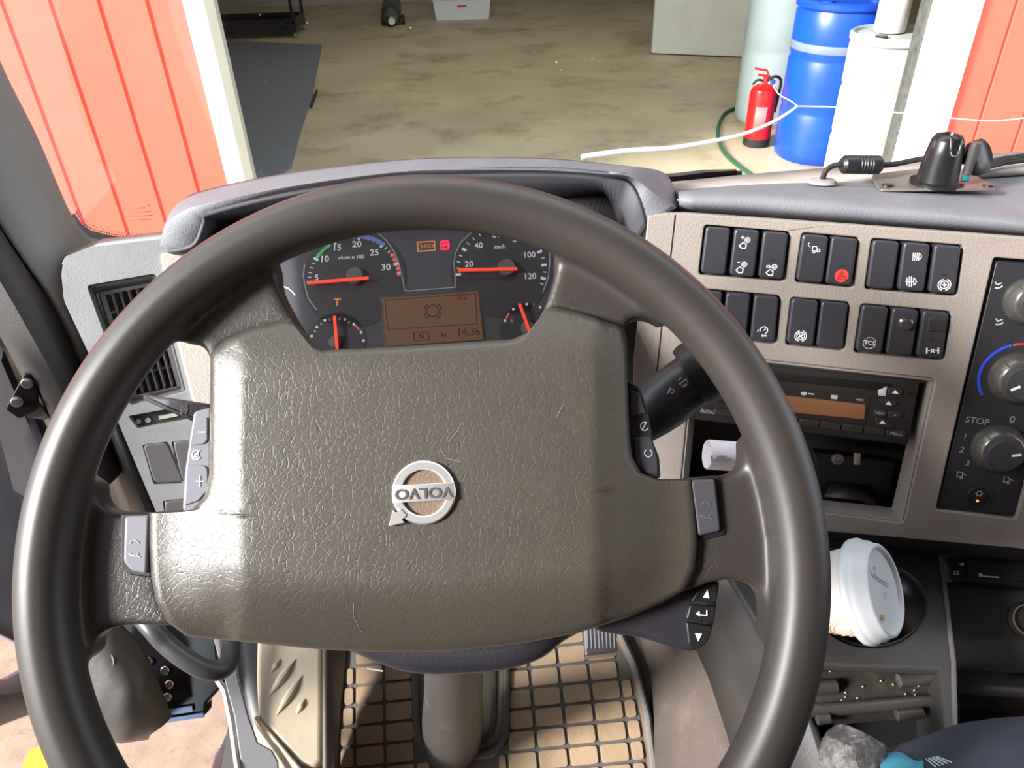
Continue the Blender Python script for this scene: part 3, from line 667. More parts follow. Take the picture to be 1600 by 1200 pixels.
for x, y in ((491, 517), (501, 505), (515, 498), (531, 497), (546, 502)): m.line(CL, [(x, y), (x + (525 - x) * .08, y + (533 - y) * .08)], .0006, .0006)
m.build('minor_ticks', WHT, Dt)
Df = small('fuel_gauge', (826, 515), [(789, 501), (802, 483), (823, 475), (844, 480)], 44 * px2m, (812, 476), (828, 520), (824, 514), [(791, 497), (795, 490)])
m = MB(); m.text(CL, 'E', (800, 501), .0055, .0006); m.line(CL, [(834, 474), (834, 479)], .0007, .0006); m.build('gauge_letter', DIMW, Df)
m = MB(); m.line(CL, spl([(436, 447, 0), (447, 449, 0), (456, 455, 0), (462, 463, 0)], 4) and [(436, 447), (444, 448), (451, 451), (457, 456), (461, 461)], .0012, .0004); Dp = m.build('pressure_gauge_arc', WHT, cl)
GL = mat('cluster_outline_print', (.30, .31, .34), .5)
m = MB(); m.line(CL, [(476, 414), (474, 430), (476, 445), (482, 467), (495, 484)], .0010)
m.line(CL, [(588, 362), (604, 376), (615, 392), (623, 411), (630, 440), (632, 453), (636, 455), (711, 449), (711, 430), (709, 411), (712, 395), (720, 379), (739, 361)], .0010)
m.line(CL, [(858, 390), (859, 407), (857, 432), (848, 457)], .0010); m.build('outline_print', GL, cl)
m = MB(); m.text(CL, 'T', (527, 473), .010, .0004, bold=.03); m.build('turbo_mark', mat('orange_print', (.85, .28, .08), .5), cl)
m = MB(); m.line(CL, [(652, 379), (679, 377), (680, 391), (653, 393)], .0014, .0004, closed=True); m.text(CL, 'CHECK', (666, 385), .0052, .0004, bold=.01, rot=3); m.build('check_lamp', mat('check_lamp_amber', (.55, .22, .07), .5, emit=.2), cl)
m = MB(); m.pad(CL, rnd([(687, 376), (702, 375), (703, 390), (688, 391)], 5), .0005, 0, .0003); lp = m.build('warning_lamp', mat('warning_lamp_red', (1, .03, .10), .4, emit=.5), cl, label='red warning lamp')
m = MB(); m.arc(CL, (694, 383), .0028, 20, 300, .0006, 12, .001); m.line(CL, [(695, 387), (698, 384)], .0012, .001); m.build('lamp_symbol', mat('dark_red_print', (.35, .0, .02), .5), lp)
scr_q = [(596.6, 466), (746.6, 455), (755, 530), (604, 541)]
m = MB(); m.pad(CL, [(593, 463), (750, 452), (759, 533), (601, 544)], .0006, .0002, .0001); sb = m.build('screen_bezel', mat('screen_bezel_dark', (.05, .04, .035), .4), cl)
m = MB(); m.pad(CL, scr_q, .0004, 0, .0006); scn = m.build('screen', mat('amber_screen', (.15, .078, .043), .35, emit=.12), sb, label='amber-brown trip display')
# screen pixels (third level is full, so these belong to the bezel)
INK = mat('screen_ink', (.045, .025, .015), .5)
m = MB(); m.line(CL, [(601, 469), (743, 459), (745, 506), (606, 515)], .0005, .0011, closed=True); m.text(CL, '2/2', (721.5, 464), .0080, .0011, rot=3); m.text(CL, '14:36', (732, 519), .0110, .0011, rot=3, sx=.9)
m.arc(CL, (676, 486), .0056, 0, 360, .0009, 20, .0011)
for a in (35, 145, 215, 325): m.arc(CL, (676, 486), .0082, a - 22, a + 22, .0009, 6, .0011)
m.line(CL, [(646, 520), (669, 519), (670, 531), (647, 532)], .0005, .0011, closed=True); m.text(CL, 'N', (658, 526), .0062, .0011, bold=.02); m.text(CL, 'N', (693, 524), .0062, .0011, bold=.02); m.build('screen_readout', INK, sb)
m = MB(); m.plate(CL, [(400, 325), (910, 310), (900, 565), (425, 595)], [], .001, .018); m.build('clear_lens', glassmat('cluster_lens'), cl)

# =================================================================== DASHBOARD
dash = thing('dashboard', 'grey and taupe dashboard with switch rows, vent and binnacle hood', 'dashboard', (0.1, .62, 1.2))
# binnacle hood
back = C3([(262, 352, .80), (285, 312, .81), (330, 294, .82), (450, 270, .83), (600, 252, .84), (700, 246, .84), (850, 247, .84), (960, 257, .83), (1028, 266, .82), (1050, 285, .80), (1060, 320, .78)])
frnt = C3([(250, 384, .71), (258, 352, .71), (285, 330, .705), (322, 318, .70), (450, 292, .69), (600, 271, .69), (700, 265, .69), (850, 266, .69), (950, 272, .69), (985, 276, .69), (1020, 300, .70), (1056, 325, .71)])
lip = C3([(262, 389, .71), (300, 381, .705), (316, 345, .70), (326, 330, .70), (450, 300, .695), (600, 278, .695), (700, 272, .695), (850, 270, .695), (950, 277, .695), (985, 284, .70), (1003, 315, .70), (1013, 352, .71)])
inn = C3([(300, 400, .76), (318, 398, .765), (335, 372, .77), (360, 350, .775), (470, 330, .775), (600, 315, .775), (700, 312, .775), (850, 312, .775), (930, 300, .775), (948, 305, .775), (965, 340, .77), (985, 400, .76)])
clu = C3([(380, 560, .735), (385, 470, .74), (400, 420, .745), (415, 385, .75), (480, 358, .75), (600, 342, .745), (700, 338, .74), (850, 340, .74), (890, 350, .74), (905, 370, .74), (915, 420, .74), (925, 500, .735)])
m = loft([back, [Vector(a).lerp(Vector(b), .5) + Vector((0, 0, .004)) for a, b in zip(resample(back, 80), resample(frnt, 80))], frnt, lip], 90); m.build('binnacle_hood', SLATE, dash, solid=.006, sharp=50, label='slate grey hood over the instruments')
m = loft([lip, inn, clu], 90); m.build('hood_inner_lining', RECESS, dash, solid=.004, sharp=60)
# side wall of hood end, left lower tab
# right dash pad
tb_ = [at(1058, 296, .86), at(1170, 285, .86), at(1290, 272, .86), at(1450, 262, .86), at(1600, 250, .86), at(1900, 225, .86)]
tm_ = [at(1060, 300, .735), at(1170, 298, .725), at(1290, 305, .715), at(1450, 318, .70), at(1600, 333, .69), at(1900, 355, .66)]
tf_ = [at(1061, 318, .715), at(1170, 322, .705), at(1290, 332, .695), at(1450, 345, .68), at(1600, 358, .67), at(1900, 385, .64)]
tu_ = [at(1060, 334, .745), at(1170, 341, .735), at(1290, 350, .725), at(1450, 361, .71), at(1600, 373, .70), at(1900, 400, .67)]
tr_ = [at(1060, 342, .79), at(1170, 349, .78), at(1290, 358, .77), at(1450, 369, .75), at(1600, 381, .74), at(1900, 408, .73)]
for c_ in (tb_, tm_, tf_, tu_, tr_): c_.append(Vector((1.40, c_[-1].y, c_[-1].z)))
m = loft([tb_, tm_, tf_, tu_, tr_], 90, sub=5); m.build('dash_top_pad', SLATE, dash, solid=.006, sharp=60, label='slate grey top pad right of the hood')
_ll = [[at(x, y + 12, .80) for x, y in ((1056, 290), (1170, 283), (1290, 273), (1450, 263), (1600, 252), (1900, 228))], [at(x, y, .87) for x, y in ((1050, 284), (1170, 272), (1290, 262), (1450, 248), (1600, 236), (1900, 212))]]
for c_ in _ll: c_.append(Vector((1.40, c_[-1].y, c_[-1].z)))
m = loft(_ll, 60)
m.build('windshield_ledge', mat('dusty_ledge', (.34, .31, .28), .7, var=.1, vscale=20, dust=(.5, .47, .42), dustamt=.3), dash, solid=.006)

SW = Plane((1050, 330, .70), (1560, 390, .655), (1400, 830, .75))
G = [([(1100.6, 351), (1235, 362), (1226, 440), (1091.5, 429)], 3), ([(1253, 363), (1343, 371), (1332.5, 450), (1242, 441)], 2), ([(1362, 372), (1506, 383), (1495, 463), (1351, 452)], 3),
     ([(1089, 450), (1220, 462), (1213, 538), (1080, 525)], 3), ([(1236, 464), (1328, 472), (1319, 548.5), (1227, 539)], 2), ([(1345.5, 474), (1487, 487), (1475, 564), (1334, 551)], 3)]
holes = [rnd(g, 7, 4) for g, _ in G]
RAD_H = rnd([(1083, 550), (1462, 592), (1412, 818), (1062, 770)], 8, 3)
CLI_H = rnd([(1553, 402), (1697, 414), (1588, 812), (1462, 797)], 5, 3)
m = MB(); m.plate(SW, [(1040, 333), (1072, 333), (1300, 349), (1600, 371), (1760, 382), (1760, 874), (1600, 858), (1285, 830), (1150, 818), (985, 800), (990, 560), (1012, 337)], holes + [RAD_H, CLI_H], .012, 0)
m.build('centre_panel', BEIGE, dash, smooth=False, bevel=.0014, label='taupe switch panel')
m = MB(); m.line(SW, [(1055, 336), (1049, 390), (1035, 500), (1020, 640)], .0012, -.0001, .0004); m.build('panel_seam', BK, dash)
m = MB(); m.grid([[at(1040, 322, .80), at(1070, 322, .80)], [at(1040, 352, .77), at(1075, 354, .77)]]); m.build('corner_filler', RECESS, dash, solid=.006)
A_ = [SW.hit(1758, y, -.001) for y in (383, 600, 872)]; B_ = [Vector((1.40, A_[0].y + .04, A_[0].z)), Vector((1.40, A_[1].y + .04, A_[1].z)), Vector((1.40, A_[2].y + .08, A_[2].z))]
m = loft([A_, B_], 12); m.build('glovebox_panel', BEIGE, dash, solid=.012, label='taupe passenger panel')
m = MB(); m.pad(CL, rnd([(345, 345), (970, 345), (975, 640), (340, 650)], 10), .006, .001, -.028); m.build('cluster_housing', RECESS, dash)
m = MB(); m.grid([[at(330, 640, .76), at(660, 640, .76), at(990, 640, .75)], [at(380, 900, .90), at(660, 900, .92), at(960, 900, .92)]]); m.build('knee_panel', RECESS, dash, solid=.006)
# switch group wells
for g, n in G:
    m = MB(); c = [sum(p[0] for p in g) / 4, sum(p[1] for p in g) / 4]
    m.pad(SW, [(c[0] + (x - c[0]) * 1.06, c[1] + (y - c[1]) * 1.08) for x, y in g], .002, 0, -.0155); m.build('switch_well', BK, dash)
def lerp2(a, b, t): return (a[0] + (b[0] - a[0]) * t, a[1] + (b[1] - a[1]) * t)
SO = .0045
def sym(kind, c, m):
    x, y = c; L = lambda pts, w_=.0006, cl_=False: m.line(SW, pts, w_, SO + .0002, closed=cl_)
    A = lambda c_, r, a0, a1, w_=.0006: m.arc(SW, c_, r, a0, a1, w_, 14, SO + .0002)
    if kind in ('fog+', 'fog-', 'fogm'):
        A((x + 3, y - 4), .0022, 0, 360); A((x + 3, y - 4), .0008, 0, 360)
        L([(x - 10, y + 5), (x - 4, y), (x + 1, y + 3), (x, y + 9), (x - 6, y + 9)], .0008, True)
        if kind == 'fog+': L([(x - 7, y - 8), (x - 2, y - 8)]); L([(x - 4.5, y - 10.5), (x - 4.5, y - 5.5)])
        if kind == 'fog-': L([(x - 8, y - 7), (x - 4, y - 7)])
        if kind == 'fogm': L([(x - 9, y - 6), (x - 4, y - 6), (x - 4, y - 3), (x - 9, y - 3)], .0005, True)
    if kind == 'truck': A((x - 6, y - 6), .0016, 120, 280); L([(x - 2, y - 3), (x + 4, y - 3), (x + 5, y + 4), (x - 3, y + 4)], .0006, True); L([(x + 5, y + 1), (x + 9, y + 2), (x + 9, y + 5), (x + 4, y + 5)], .0006, True); A((x, y + 6), .0009, 0, 360)
    if kind == 'mirror': L([(x - 6, y - 2), (x + 6, y + 4)]); [L([(x - 5 + k * 3, y - 6), (x - 6 + k * 3, y + 6)], .0005) for k in range(4)]; A((x + 3, y), .0024, -90, 90)
    if kind == 'diff': [L([(x - 7 + k * 3.5, y - 9 + abs(k - 1.5) * 2), (x - 7 + k * 3.5, y + 9 - abs(k - 1.5) * 2)], .0006) for k in range(4)]; L([(x - 9, y), (x + 4, y)]); L([(x + 5, y - 5), (x + 8, y), (x + 5, y + 5)])
    if kind in ('plus', 'brake'):
        A((x, y), .0034, 0, 360, .0008); A((x, y), .0050, 110, 250, .0008); A((x, y), .0050, -70, 70, .0008)
        if kind == 'plus': L([(x - 3.5, y), (x + 3.5, y)], .0010); L([(x, y - 3.5), (x, y + 3.5)], .0010)
        else: L([(x - 3, y + 2), (x + 3, y - 2)], .0012); L([(x - 3, y - 3), (x + 3, y + 3)], .0006)
    if kind == 'rpm': A((x, y - 2), .0034, -60, 200, .0008); L([(x, y - 2), (x + 3, y - 4)], .0007); L([(x - 8, y - 3), (x - 10, y)]); m.text(SW, 'rpm', (x, y + 6), .0030, SO + .0002, rot=-3, bold=.02)
    if kind == 'TCS':
        for k in range(8): A((x, y), .0052, k * 45 + 5, k * 45 + 36, .0006)
        m.text(SW, 'TCS', (x, y), .0052, SO + .0002, rot=-4)
    if kind == 'axle': L([(x - 9, y - 4), (x - 9, y + 4)], .0012); L([(x + 9, y - 4), (x + 9, y + 4)], .0012); L([(x - 8, y), (x - 4, y)]); L([(x + 4, y), (x + 8, y)]); L([(x - 2.5, y - 2.5), (x + 2.5, y + 2.5)], .0008); L([(x - 2.5, y + 2.5), (x + 2.5, y - 2.5)], .0008)
SYM = {(0, 1): [('fog+', (1165, 379)), ('fog-', (1160, 417))], (0, 2): [('fogm', (1207, 421))], (1, 0): [('truck', (1272, 388))], (2, 1): [('mirror', (1432, 401)), ('diff', (1424, 440))], (2, 2): [('plus', (1475.5, 445))],
       (3, 2): [('rpm', (1193.5, 518))], (4, 0): [('brake', (1251, 525))], (5, 0): [('TCS', (1358.5, 536))], (5, 2): [('axle', (1457, 548))]}
LABS = {(1, 1): 'switch with red hazard symbol', (5, 1): 'blank with round knob', (5, 2): 'switch with ribbed lock tab', (5, 0): 'switch marked TCS'}
for gi, (g, n) in enumerate(G):
    tl, tr, br, bl = g; gap = .028; mg = .02
    for k in range(n):
        w_ = (1 - 2 * mg - gap * (n - 1) * 1.6) / n; t0 = mg + k * (w_ + gap * 1.6); t1 = t0 + w_
        blank = (gi, k) in ((0, 0), (2, 0), (3, 0), (3, 1), (4, 1))
        a, b = lerp2(tl, tr, t0), lerp2(tl, tr, t1); c, d = lerp2(bl, br, t1), lerp2(bl, br, t0)
        a, d2 = lerp2(a, d, .035), lerp2(a, d, .965); b, c2 = lerp2(b, c, .035), lerp2(b, c, .965)
        m = MB(); poly = rnd([a, b, c2, d2], 6.5, 4)
        m.pad(SW, poly, SO + .012 - (.001 if blank else 0), .0021, -.012, 4)
        s_ = m.build('switch_blank' if blank else 'rocker_switch', SWM, dash, sharp=70, label=LABS.get((gi, k)))
        if (gi, k) in SYM:
            m = MB()
            for kd, c_ in SYM[(gi, k)]: sym(kd, c_, m)
            m.build('symbol', WHT, s_)
        if (gi, k) in ((0, 2), (1, 1), (2, 2), (4, 0), (5, 2)):
            m = MB(); mid = lerp2(lerp2(a, b, .5), lerp2(d2, c2, .5), .60); m.line(SW, [(mid[0] - 3, mid[1]), (mid[0] + 3, mid[1])], .0008, SO + .0001); m.build('indicator', BK, s_)
        if (gi, k) == (1, 1):
            m = MB(); m.disc(SW, (1315, 431), .0058, SO, .0004, 28); m.build('red_disc', RED, s_)
            m = MB(); m.line(SW, [(1308, 436), (1322, 437), (1315, 424)], .0007, SO + .0005, closed=True); m.line(SW, [(1312, 434), (1318, 434.5), (1315, 429)], .0005, SO + .0005, closed=True); m.build('symbol', mat('hazard_dark', (.3, .02, .02), .5), s_)
        if (gi, k) == (5, 1):
            m = MB(); m.lathe(SW.hit(1414.5, 505, SO - .001), SW.n, [(.0062, 0), (.0062, .002), (.0045, .003), (.0042, .007), (.0005, .0075)], 24); m.build('push_knob', mat('dark_chrome', (.12, .12, .11), .2, metal=.8), s_)
        if (gi, k) == (5, 2):
            m = MB(); m.pad(SW, rnd([(1452, 497), (1479, 499), (1476, 519), (1449, 517)], 2, 2), .003, .0006, SO - .0005)
            for j in range(4): m.line(SW, [(1455, 502 + j * 4), (1474, 503.5 + j * 4)], .0007, SO + .0025, .0004)
            m.build('lock_tab', DG, s_)

# recess with sloping walls
def recess(pl, outer, inner, d, floor_off, wallm, name, parent):
    m = MB(); a = [pl.hit(x, y, -.002) for x, y in outer]; b = [pl.hit(x, y, -d) for x, y in inner]; m.grid([a, b], closeu=True); return m.build(name, wallm, parent, solid=.002, smooth=False)
recess(SW, RAD_H, rnd([(1092, 562), (1442, 597), (1396, 796), (1072, 760)], 6, 3), .022, 0, LBEIGE, 'recess_wall', dash)
m = MB(); q0 = [(1086, 556), (1446, 594), (1400, 802), (1066, 764)]; b0_ = [SW.hit(x, y, -.021) for x, y in q0]; cc = (1250, 680)
b1_ = [SW.hit(cc[0] + (x - cc[0]) * 1.0, cc[1] + (y - cc[1]) * .98, -.075) for x, y in q0]; b2_ = [p + (p - CAM).normalized() * 0 for p in b1_]
m.grid([b0_, b1_], closeu=True); m.face(b1_); m.build('storage_pocket', mat('pocket_black', (.012, .012, .014), .5), dash, smooth=False)
PK = Plane(o=SW.o - SW.n * .055, n=SW.n)
m = MB(); q = [(1270, 706), (1402, 722), (1386, 792), (1282, 772)]; m.pad(PK, rnd(q, 4, 3), .012, .002, 0)
ins = m.build('pocket_insert', BK, dash)
m = MB(); m.lathe(PK.hit(1308, 716, .012), PK.n, [(.0058, 0), (.0058, .003), (.0035, .0035), (.0030, .001)], 20); m.lathe(PK.hit(1308, 716, .012), PK.n, [(.002, 0), (.002, .002)], 10); m.build('audio_jack', mat('dull_nickel', (.35, .33, .30), .35, metal=.8), ins)
m = MB(); m.pad(PK, [(1335, 708), (1345, 709), (1344, 727), (1334, 726)], .003, .0004, .012); m.build('usb_port', mat('warm_nickel', (.6, .55, .45), .3, metal=.8), ins)
m = MB(); m.grid([[PK.hit(1300, 752, .013), PK.hit(1360, 758, .013), PK.hit(1384, 795, .030)], [PK.hit(1288, 775, .034), PK.hit(1345, 780, .034), PK.hit(1375, 798, .034)]]); m.build('pocket_floor', DG, dash, solid=.002)

# radio
rd = thing('car_radio', 'black single-slot car radio with brown display in the taupe panel', 'radio', SW.hit(1250, 690, -.03))
RO = -.002
m = MB(); m.pad(SW, rnd([(1094, 560), (1438, 595), (1419, 697), (1076, 655)], 4, 3), .045, .0025, -.047); m.build('radio_body', mat('radio_black', (.020, .018, .017), .38), rd, sharp=60)
m = MB(); m.pad(SW, [(1110, 572), (1396, 600), (1394, 612), (1108, 585)], .0006, .0002, RO - .0003); m.build('disc_slot', mat('slot_black', (.003, .003, .003), .5), rd)
m = MB(); m.pad(SW, [(1372, 610), (1386, 604), (1384, 619), (1373, 618)], .0008, .0002, RO); m.build('slot_wedge', mat('wedge_grey', (.45, .45, .46), .4), rd)
m = MB(); m.pad(SW, rnd([(1215, 603), (1360, 617), (1352, 664), (1208, 648)], 3, 2), .0012, .0003, RO - .0005); dsp = m.build('display_window', mat('radio_window', (.022, .018, .016), .2), rd)
m = MB(); m.pad(SW, [(1228, 618), (1352, 632), (1350, 655), (1225, 643)], .0003, 0, RO + .0008); m.build('display', mat('radio_display_brown', (.16, .075, .035), .3, emit=.15), dsp)
m = MB(); m.disc(SW, (1256, 615), .0028, RO + .0008, .0002, 16, ry=.0018); m.line(SW, [(1263, 615), (1272, 616)], .0012, RO + .0008); m.pad(SW, [(1299, 617), (1309, 618), (1308, 624), (1298, 623)], .0003, 0, RO + .0008); m.text(SW, '+MP3', (1343, 625), .0032, RO + .0008, rot=-5); m.build('print', DIMW, dsp)
def rbtn(poly, txt=None, tsz=.004, tri=None):
    m = MB(); m.pad(SW, rnd(poly, 2.5, 2), .0022, .0008, RO - .0004); b = m.build('radio_button', mat('radio_button_black', (.028, .026, .025), .35), rd)
    cx = sum(p[0] for p in poly) / len(poly); cy = sum(p[1] for p in poly) / len(poly); oo = RO + .0019
    if txt: m = MB(); m.text(SW, txt, (cx, cy), tsz, oo, rot=-6); m.build('button_print', DIMW, b)
    if tri == 'u': m = MB(); m.pad(SW, [(cx - 5, cy + 2), (cx + 5, cy + 3), (cx, cy - 3)], .0003, 0, oo); m.build('button_print', WHT, b)
for k in range(5):
    x = 1250 + k * 34; y = 655 + k * 4.1; rbtn([(x, y), (x + 31, y + 3.7), (x + 29, y + 14), (x - 2, y + 10)], 'MENU' if k == 4 else None)
    if k < 3: pass
for k in range(4):
    x = 1117 + k * 33; y = 638 + k * 4.1; rbtn([(x, y), (x + 30, y + 3.7), (x + 28, y + 14), (x - 2, y + 10)])
rbtn([(1096, 637), (1117, 640), (1115, 650), (1094, 647)], 'AUDIO', .0045)
rbtn([(1389, 606), (1411, 608), (1409, 619), (1387, 617)], None, tri='u')
rbtn([(1373, 623), (1404, 627), (1398, 636), (1380, 634)], None, tri='u')
rbtn([(1368, 650), (1378, 653), (1400, 670), (1370, 666)], None, tri='u')
rbtn([(1366, 640), (1385, 642), (1384, 652), (1365, 650)], '<ENT', .0035)
rbtn([(1389, 643), (1410, 645), (1408, 655), (1388, 653)], '>', .0045)
m = MB()
for c in ((1423, 613.5), (1414, 675), (1090, 636)): m.disc(SW, c, .0020, RO, .0002, 14)
m.build('fixing_hole', mat('slot_black', 0), rd)
m = MB(); m.lathe(SW.hit(1128, 604, RO - .001), SW.n, [(.014, 0), (.014, .008), (.012, .010), (.0005, .0105)], 28); m.build('volume_knob', BK, rd)
m = MB(); m.pad(SW, [(1084, 553), (1448, 589), (1447, 597), (1083, 561)], .004, .0008, -.008); m.build('radio_frame', DG, rd)

# paper roll in the pocket
PR = at(1133, 712, .695)
m = MB(); rr_ = .0135; ax = (R * 1 + U * -.08 + F * .1).normalized(); m.lathe(PR - ax * .017, ax, [(rr_ * .5, .002), (rr_ * .95, 0), (rr_, .001), (rr_, .045), (rr_ * .9, .0455), (rr_ * .5, .044)], 28)
t = thing('paper_receipt_roll', 'rolled white paper receipt in the pocket under the radio', 'paper', PR); m.build('roll', mat('receipt_paper', (.70, .66, .70), .7, bump=.2, bscale=80), t)
PP = Plane(o=PR - F * (rr_ + .0006), n=-F); m = MB(); m.box(PP.hit(1122, 716), (R, U, F), (.013, .005, .001)); m.box(PP.hit(1140, 718), (R, U, F), (.003, .003, .001)); m.build('faded_print', mat('receipt_ink', (.28, .25, .27), .7), t)

# climate control
cc_ = thing('climate_control_panel', 'black climate control panel with three rotary knobs at right edge', 'control panel', SW.hit(1520, 800, -.01))
CO_ = -.004
m = MB(); m.pad(SW, rnd([(1557, 408), (1692, 418), (1583, 806), (1465, 794)], 3, 2), .008, .0008, CO_ - .008); m.build('panel_face', mat('climate_black', (.020, .021, .024), .4, bump=.1, bscale=500), cc_)
KM = mat('knob_smoke_chrome', (.10, .095, .085), .22, metal=.55); KC = mat('knob_cap_dark', (.035, .035, .04), .4)
def knob(c, r, cap, pa):
    m = MB(); o_ = SW.hit(*c, CO_); m.lathe(o_, SW.n, [(r, 0), (r, .003), (r * .97, .006), (r * .80, .012), (r * .74, .014), (r * .64, .0145)], 48); k = m.build('rotary_knob', KM, cc_, sharp=60)
    m = MB(); m.lathe(o_ + SW.n * .012, SW.n, [(r * .64, 0), (r * .64, .005), (r * .60, .007), (r * .02, .0075)], 40); m.build('knob_cap', KC, k)
    u, v = SW.uv(o_ + SW.n * .0195); a = math.radians(pa)
    m = MB(); m.line(SW, [(u + r * .22 * math.cos(a), v + r * .22 * math.sin(a)), (u + r * .50 * math.cos(a), v + r * .50 * math.sin(a))], .0022, CO_ + .0195, pix=False); m.build('pointer', WHT, k)
    for aa_ in (135, 215, 60): 
        m = MB(); b = math.radians(aa_); d = SW.e1 * math.cos(b) + SW.e2 * math.sin(b); m.tube([o_ + d * r * .99 + SW.n * .003, o_ + d * r * .80 + SW.n * .0125], .0007, 6); m.build('grip_rib', KM, k)
knob((1609, 470), .0215, 1, 60); knob((1589, 590), .0240, 1, 210); knob((1559, 700), .0235, 1, 12)
m = MB(); m.arc(SW, (1589, 590), .0310, 110, 215, .0022, 30, CO_); m.build('cold_scale', mat('blue_scale', (.03, .08, .75), .5), cc_, label='blue cold arc')
m = MB(); m.arc(SW, (1589, 590), .0310, 105, 20, .0022, 24, CO_); m.build('hot_scale', mat('red_scale', (.45, .04, .06), .5), cc_, label='red warm arc')
m = MB(); T_ = lambda s_, x, y, z: m.text(SW, s_, (x, y), z, CO_ + .0001, rot=-5)
T_('STOP', 1527, 658, .0085); T_('0', 1581.5, 656, .0095); T_('1', 1508, 682, .0075); T_('2', 1503, 703, .0085); T_('3', 1512, 724, .0080)
m.build('scale_numerals', mat('dim_print_grey', (.22, .23, .25), .5), cc_)
m = MB()
for x, y in ((1501, 741), (1574, 749)): m.line(SW, [(x - 6, y + 4), (x - 5, y - 4), (x + 3, y - 3), (x + 3, y + 4)], .0006, CO_, closed=True); m.line(SW, [(x + 3, y - 1), (x + 9, y + 2)], .0006, CO_); m.arc(SW, (x + 1, y + 5), .0012, 0, 360, .0005, 8, CO_)
for x, y in ((1561, 447), (1562, 504)): m.line(SW, [(x - 6, y - 6), (x - 3, y - 2), (x + 4, y - 5)], .0010, CO_); m.line(SW, [(x - 6, y + 3), (x, y + 3), (x + 5, y)], .0012, CO_)
m.build('panel_symbol', DIMW, cc_)
m = MB(); m.lathe(SW.hit(1529, 775.5, CO_), SW.n, [(.0108, 0), (.0108, .0015), (.0098, .002), (.0095, .001), (.0005, .0012)], 32); ab = m.build('push_button', BK, cc_)
m = MB(); m.arc(SW, (1530, 771), .0022, 0, 360, .0005, 12, CO_ + .0018)
for k in range(6):
    a = math.radians(k * 60); u, v = SW.q(1530, 771, CO_ + .0018); m.line(SW, [(u + .0022 * math.cos(a), v + .0022 * math.sin(a)), (u + .0034 * math.cos(a), v + .0034 * math.sin(a))], .0005, CO_ + .0018, pix=False)
m.build('snow_symbol', DIMW, ab)
m = MB(); m.disc(SW, (1527.5, 783), .0011, CO_ + .0014, .0006, 12); m.build('button_light', mat('orange_led', (1, .18, .04), .4, emit=2.5), ab)

# left vent panel
LP = Plane((100, 410, .70), (300, 390, .73), (250, 790, .78))
VH = rnd([(135, 446), (243, 427), (291, 612), (203, 634)], 7, 3)
m = MB(); m.plate(LP, rnd([(96, 428), (100, 402), (140, 386), (262, 372), (330, 380), (420, 470), (440, 800), (440, 860), (272, 860), (244, 800), (140, 555), (100, 470)], 6, 3), [VH, rnd([(222, 695), (262, 690), (290, 755), (240, 757)], 3, 2), rnd([(268, 690), (330, 684), (345, 750), (283, 754)], 3, 2), rnd([(254, 782), (330, 776), (340, 850), (264, 850)], 3, 2), rnd([(200, 650), (290, 634), (300, 656), (215, 670)], 4, 3)], .012, 0)
m.build('side_panel', GREY, dash, smooth=False, bevel=.003, label='light grey panel around the left air vent')
m = MB(); m.grid([[LP.hit(97, 412, -.002), LP.hit(150, 384, -.002), LP.hit(262, 372, -.002), LP.hit(330, 366, -.002)], [at(103, 396, .745), at(160, 373, .78), at(250, 362, .80), at(330, 350, .81)]]); m.build('side_panel_top', GREY, dash, solid=.006)
m = MB(); m.plate(LP, [(250, 397), (350, 385), (440, 480), (440, 800), (340, 800), (332, 640), (301, 628), (276, 530)], [], .004, .004); m.build('side_bezel', mat('pale_cream_bezel', (.66, .62, .54), .55, bump=.3, bscale=600), dash, bevel=.002, label='cream bezel strip beside the hood')
m = MB(); a = [LP.hit(x, y, -.003) for x, y in VH]; b = [LP.hit(219 + (x - 217) * .90, 532 + (y - 530) * .90, -.024) for x, y in VH]; m.grid([a, b], closeu=True); m.build('vent_surround', mat('vent_surround_grey', (.10, .10, .11), .6), dash, solid=.002)
vb = MB(); vb.pad(LP, [(150, 448), (240, 432), (288, 612), (206, 630)], .002, 0, -.050); vent = vb.build('air_vent', BK, dash, label='black air vent with pale slats')
VQ = [(160, 458), (237, 443), (281, 605), (212, 620)]
def vq(s_, t_): return lerp2(lerp2(VQ[0], VQ[1], s_), lerp2(VQ[3], VQ[2], s_), t_)
SLT = mat('vent_slat_grey', (.42, .42, .42), .45)
m = MB()
for k in range(4): a, b = vq(0, 0), 0
for e in ((0, 0, 1, 0), (0, 1, 1, 1), (0, 0, 0, 1), (1, 0, 1, 1)): m.line(LP, [vq(e[0], e[1]), vq(e[2], e[3])], .0035, -.024, .004)
m.build('vent_frame', SLT, vent)
for k in range(1, 6):
    m = MB(); a, b = LP.hit(*vq(k / 6, .02), -.023), LP.hit(*vq(k / 6, .98), -.023); dirv = (b - a).normalized(); m.box((a + b) / 2 - LP.n * .007, (dirv, LP.n, dirv.cross(LP.n)), ((b - a).length, .012, .0014)); m.build('vent_slat', SLT, vent)
for k in range(1, 5):
    m = MB(); a, b = LP.hit(*vq(.02, k / 5), -.030), LP.hit(*vq(.98, k / 5), -.030); dirv = (b - a).normalized(); m.box((a + b) / 2 - LP.n * .006, (dirv, LP.n, dirv.cross(LP.n)), ((b - a).length, .010, .0014)); m.build('vent_slat', SLT, vent)
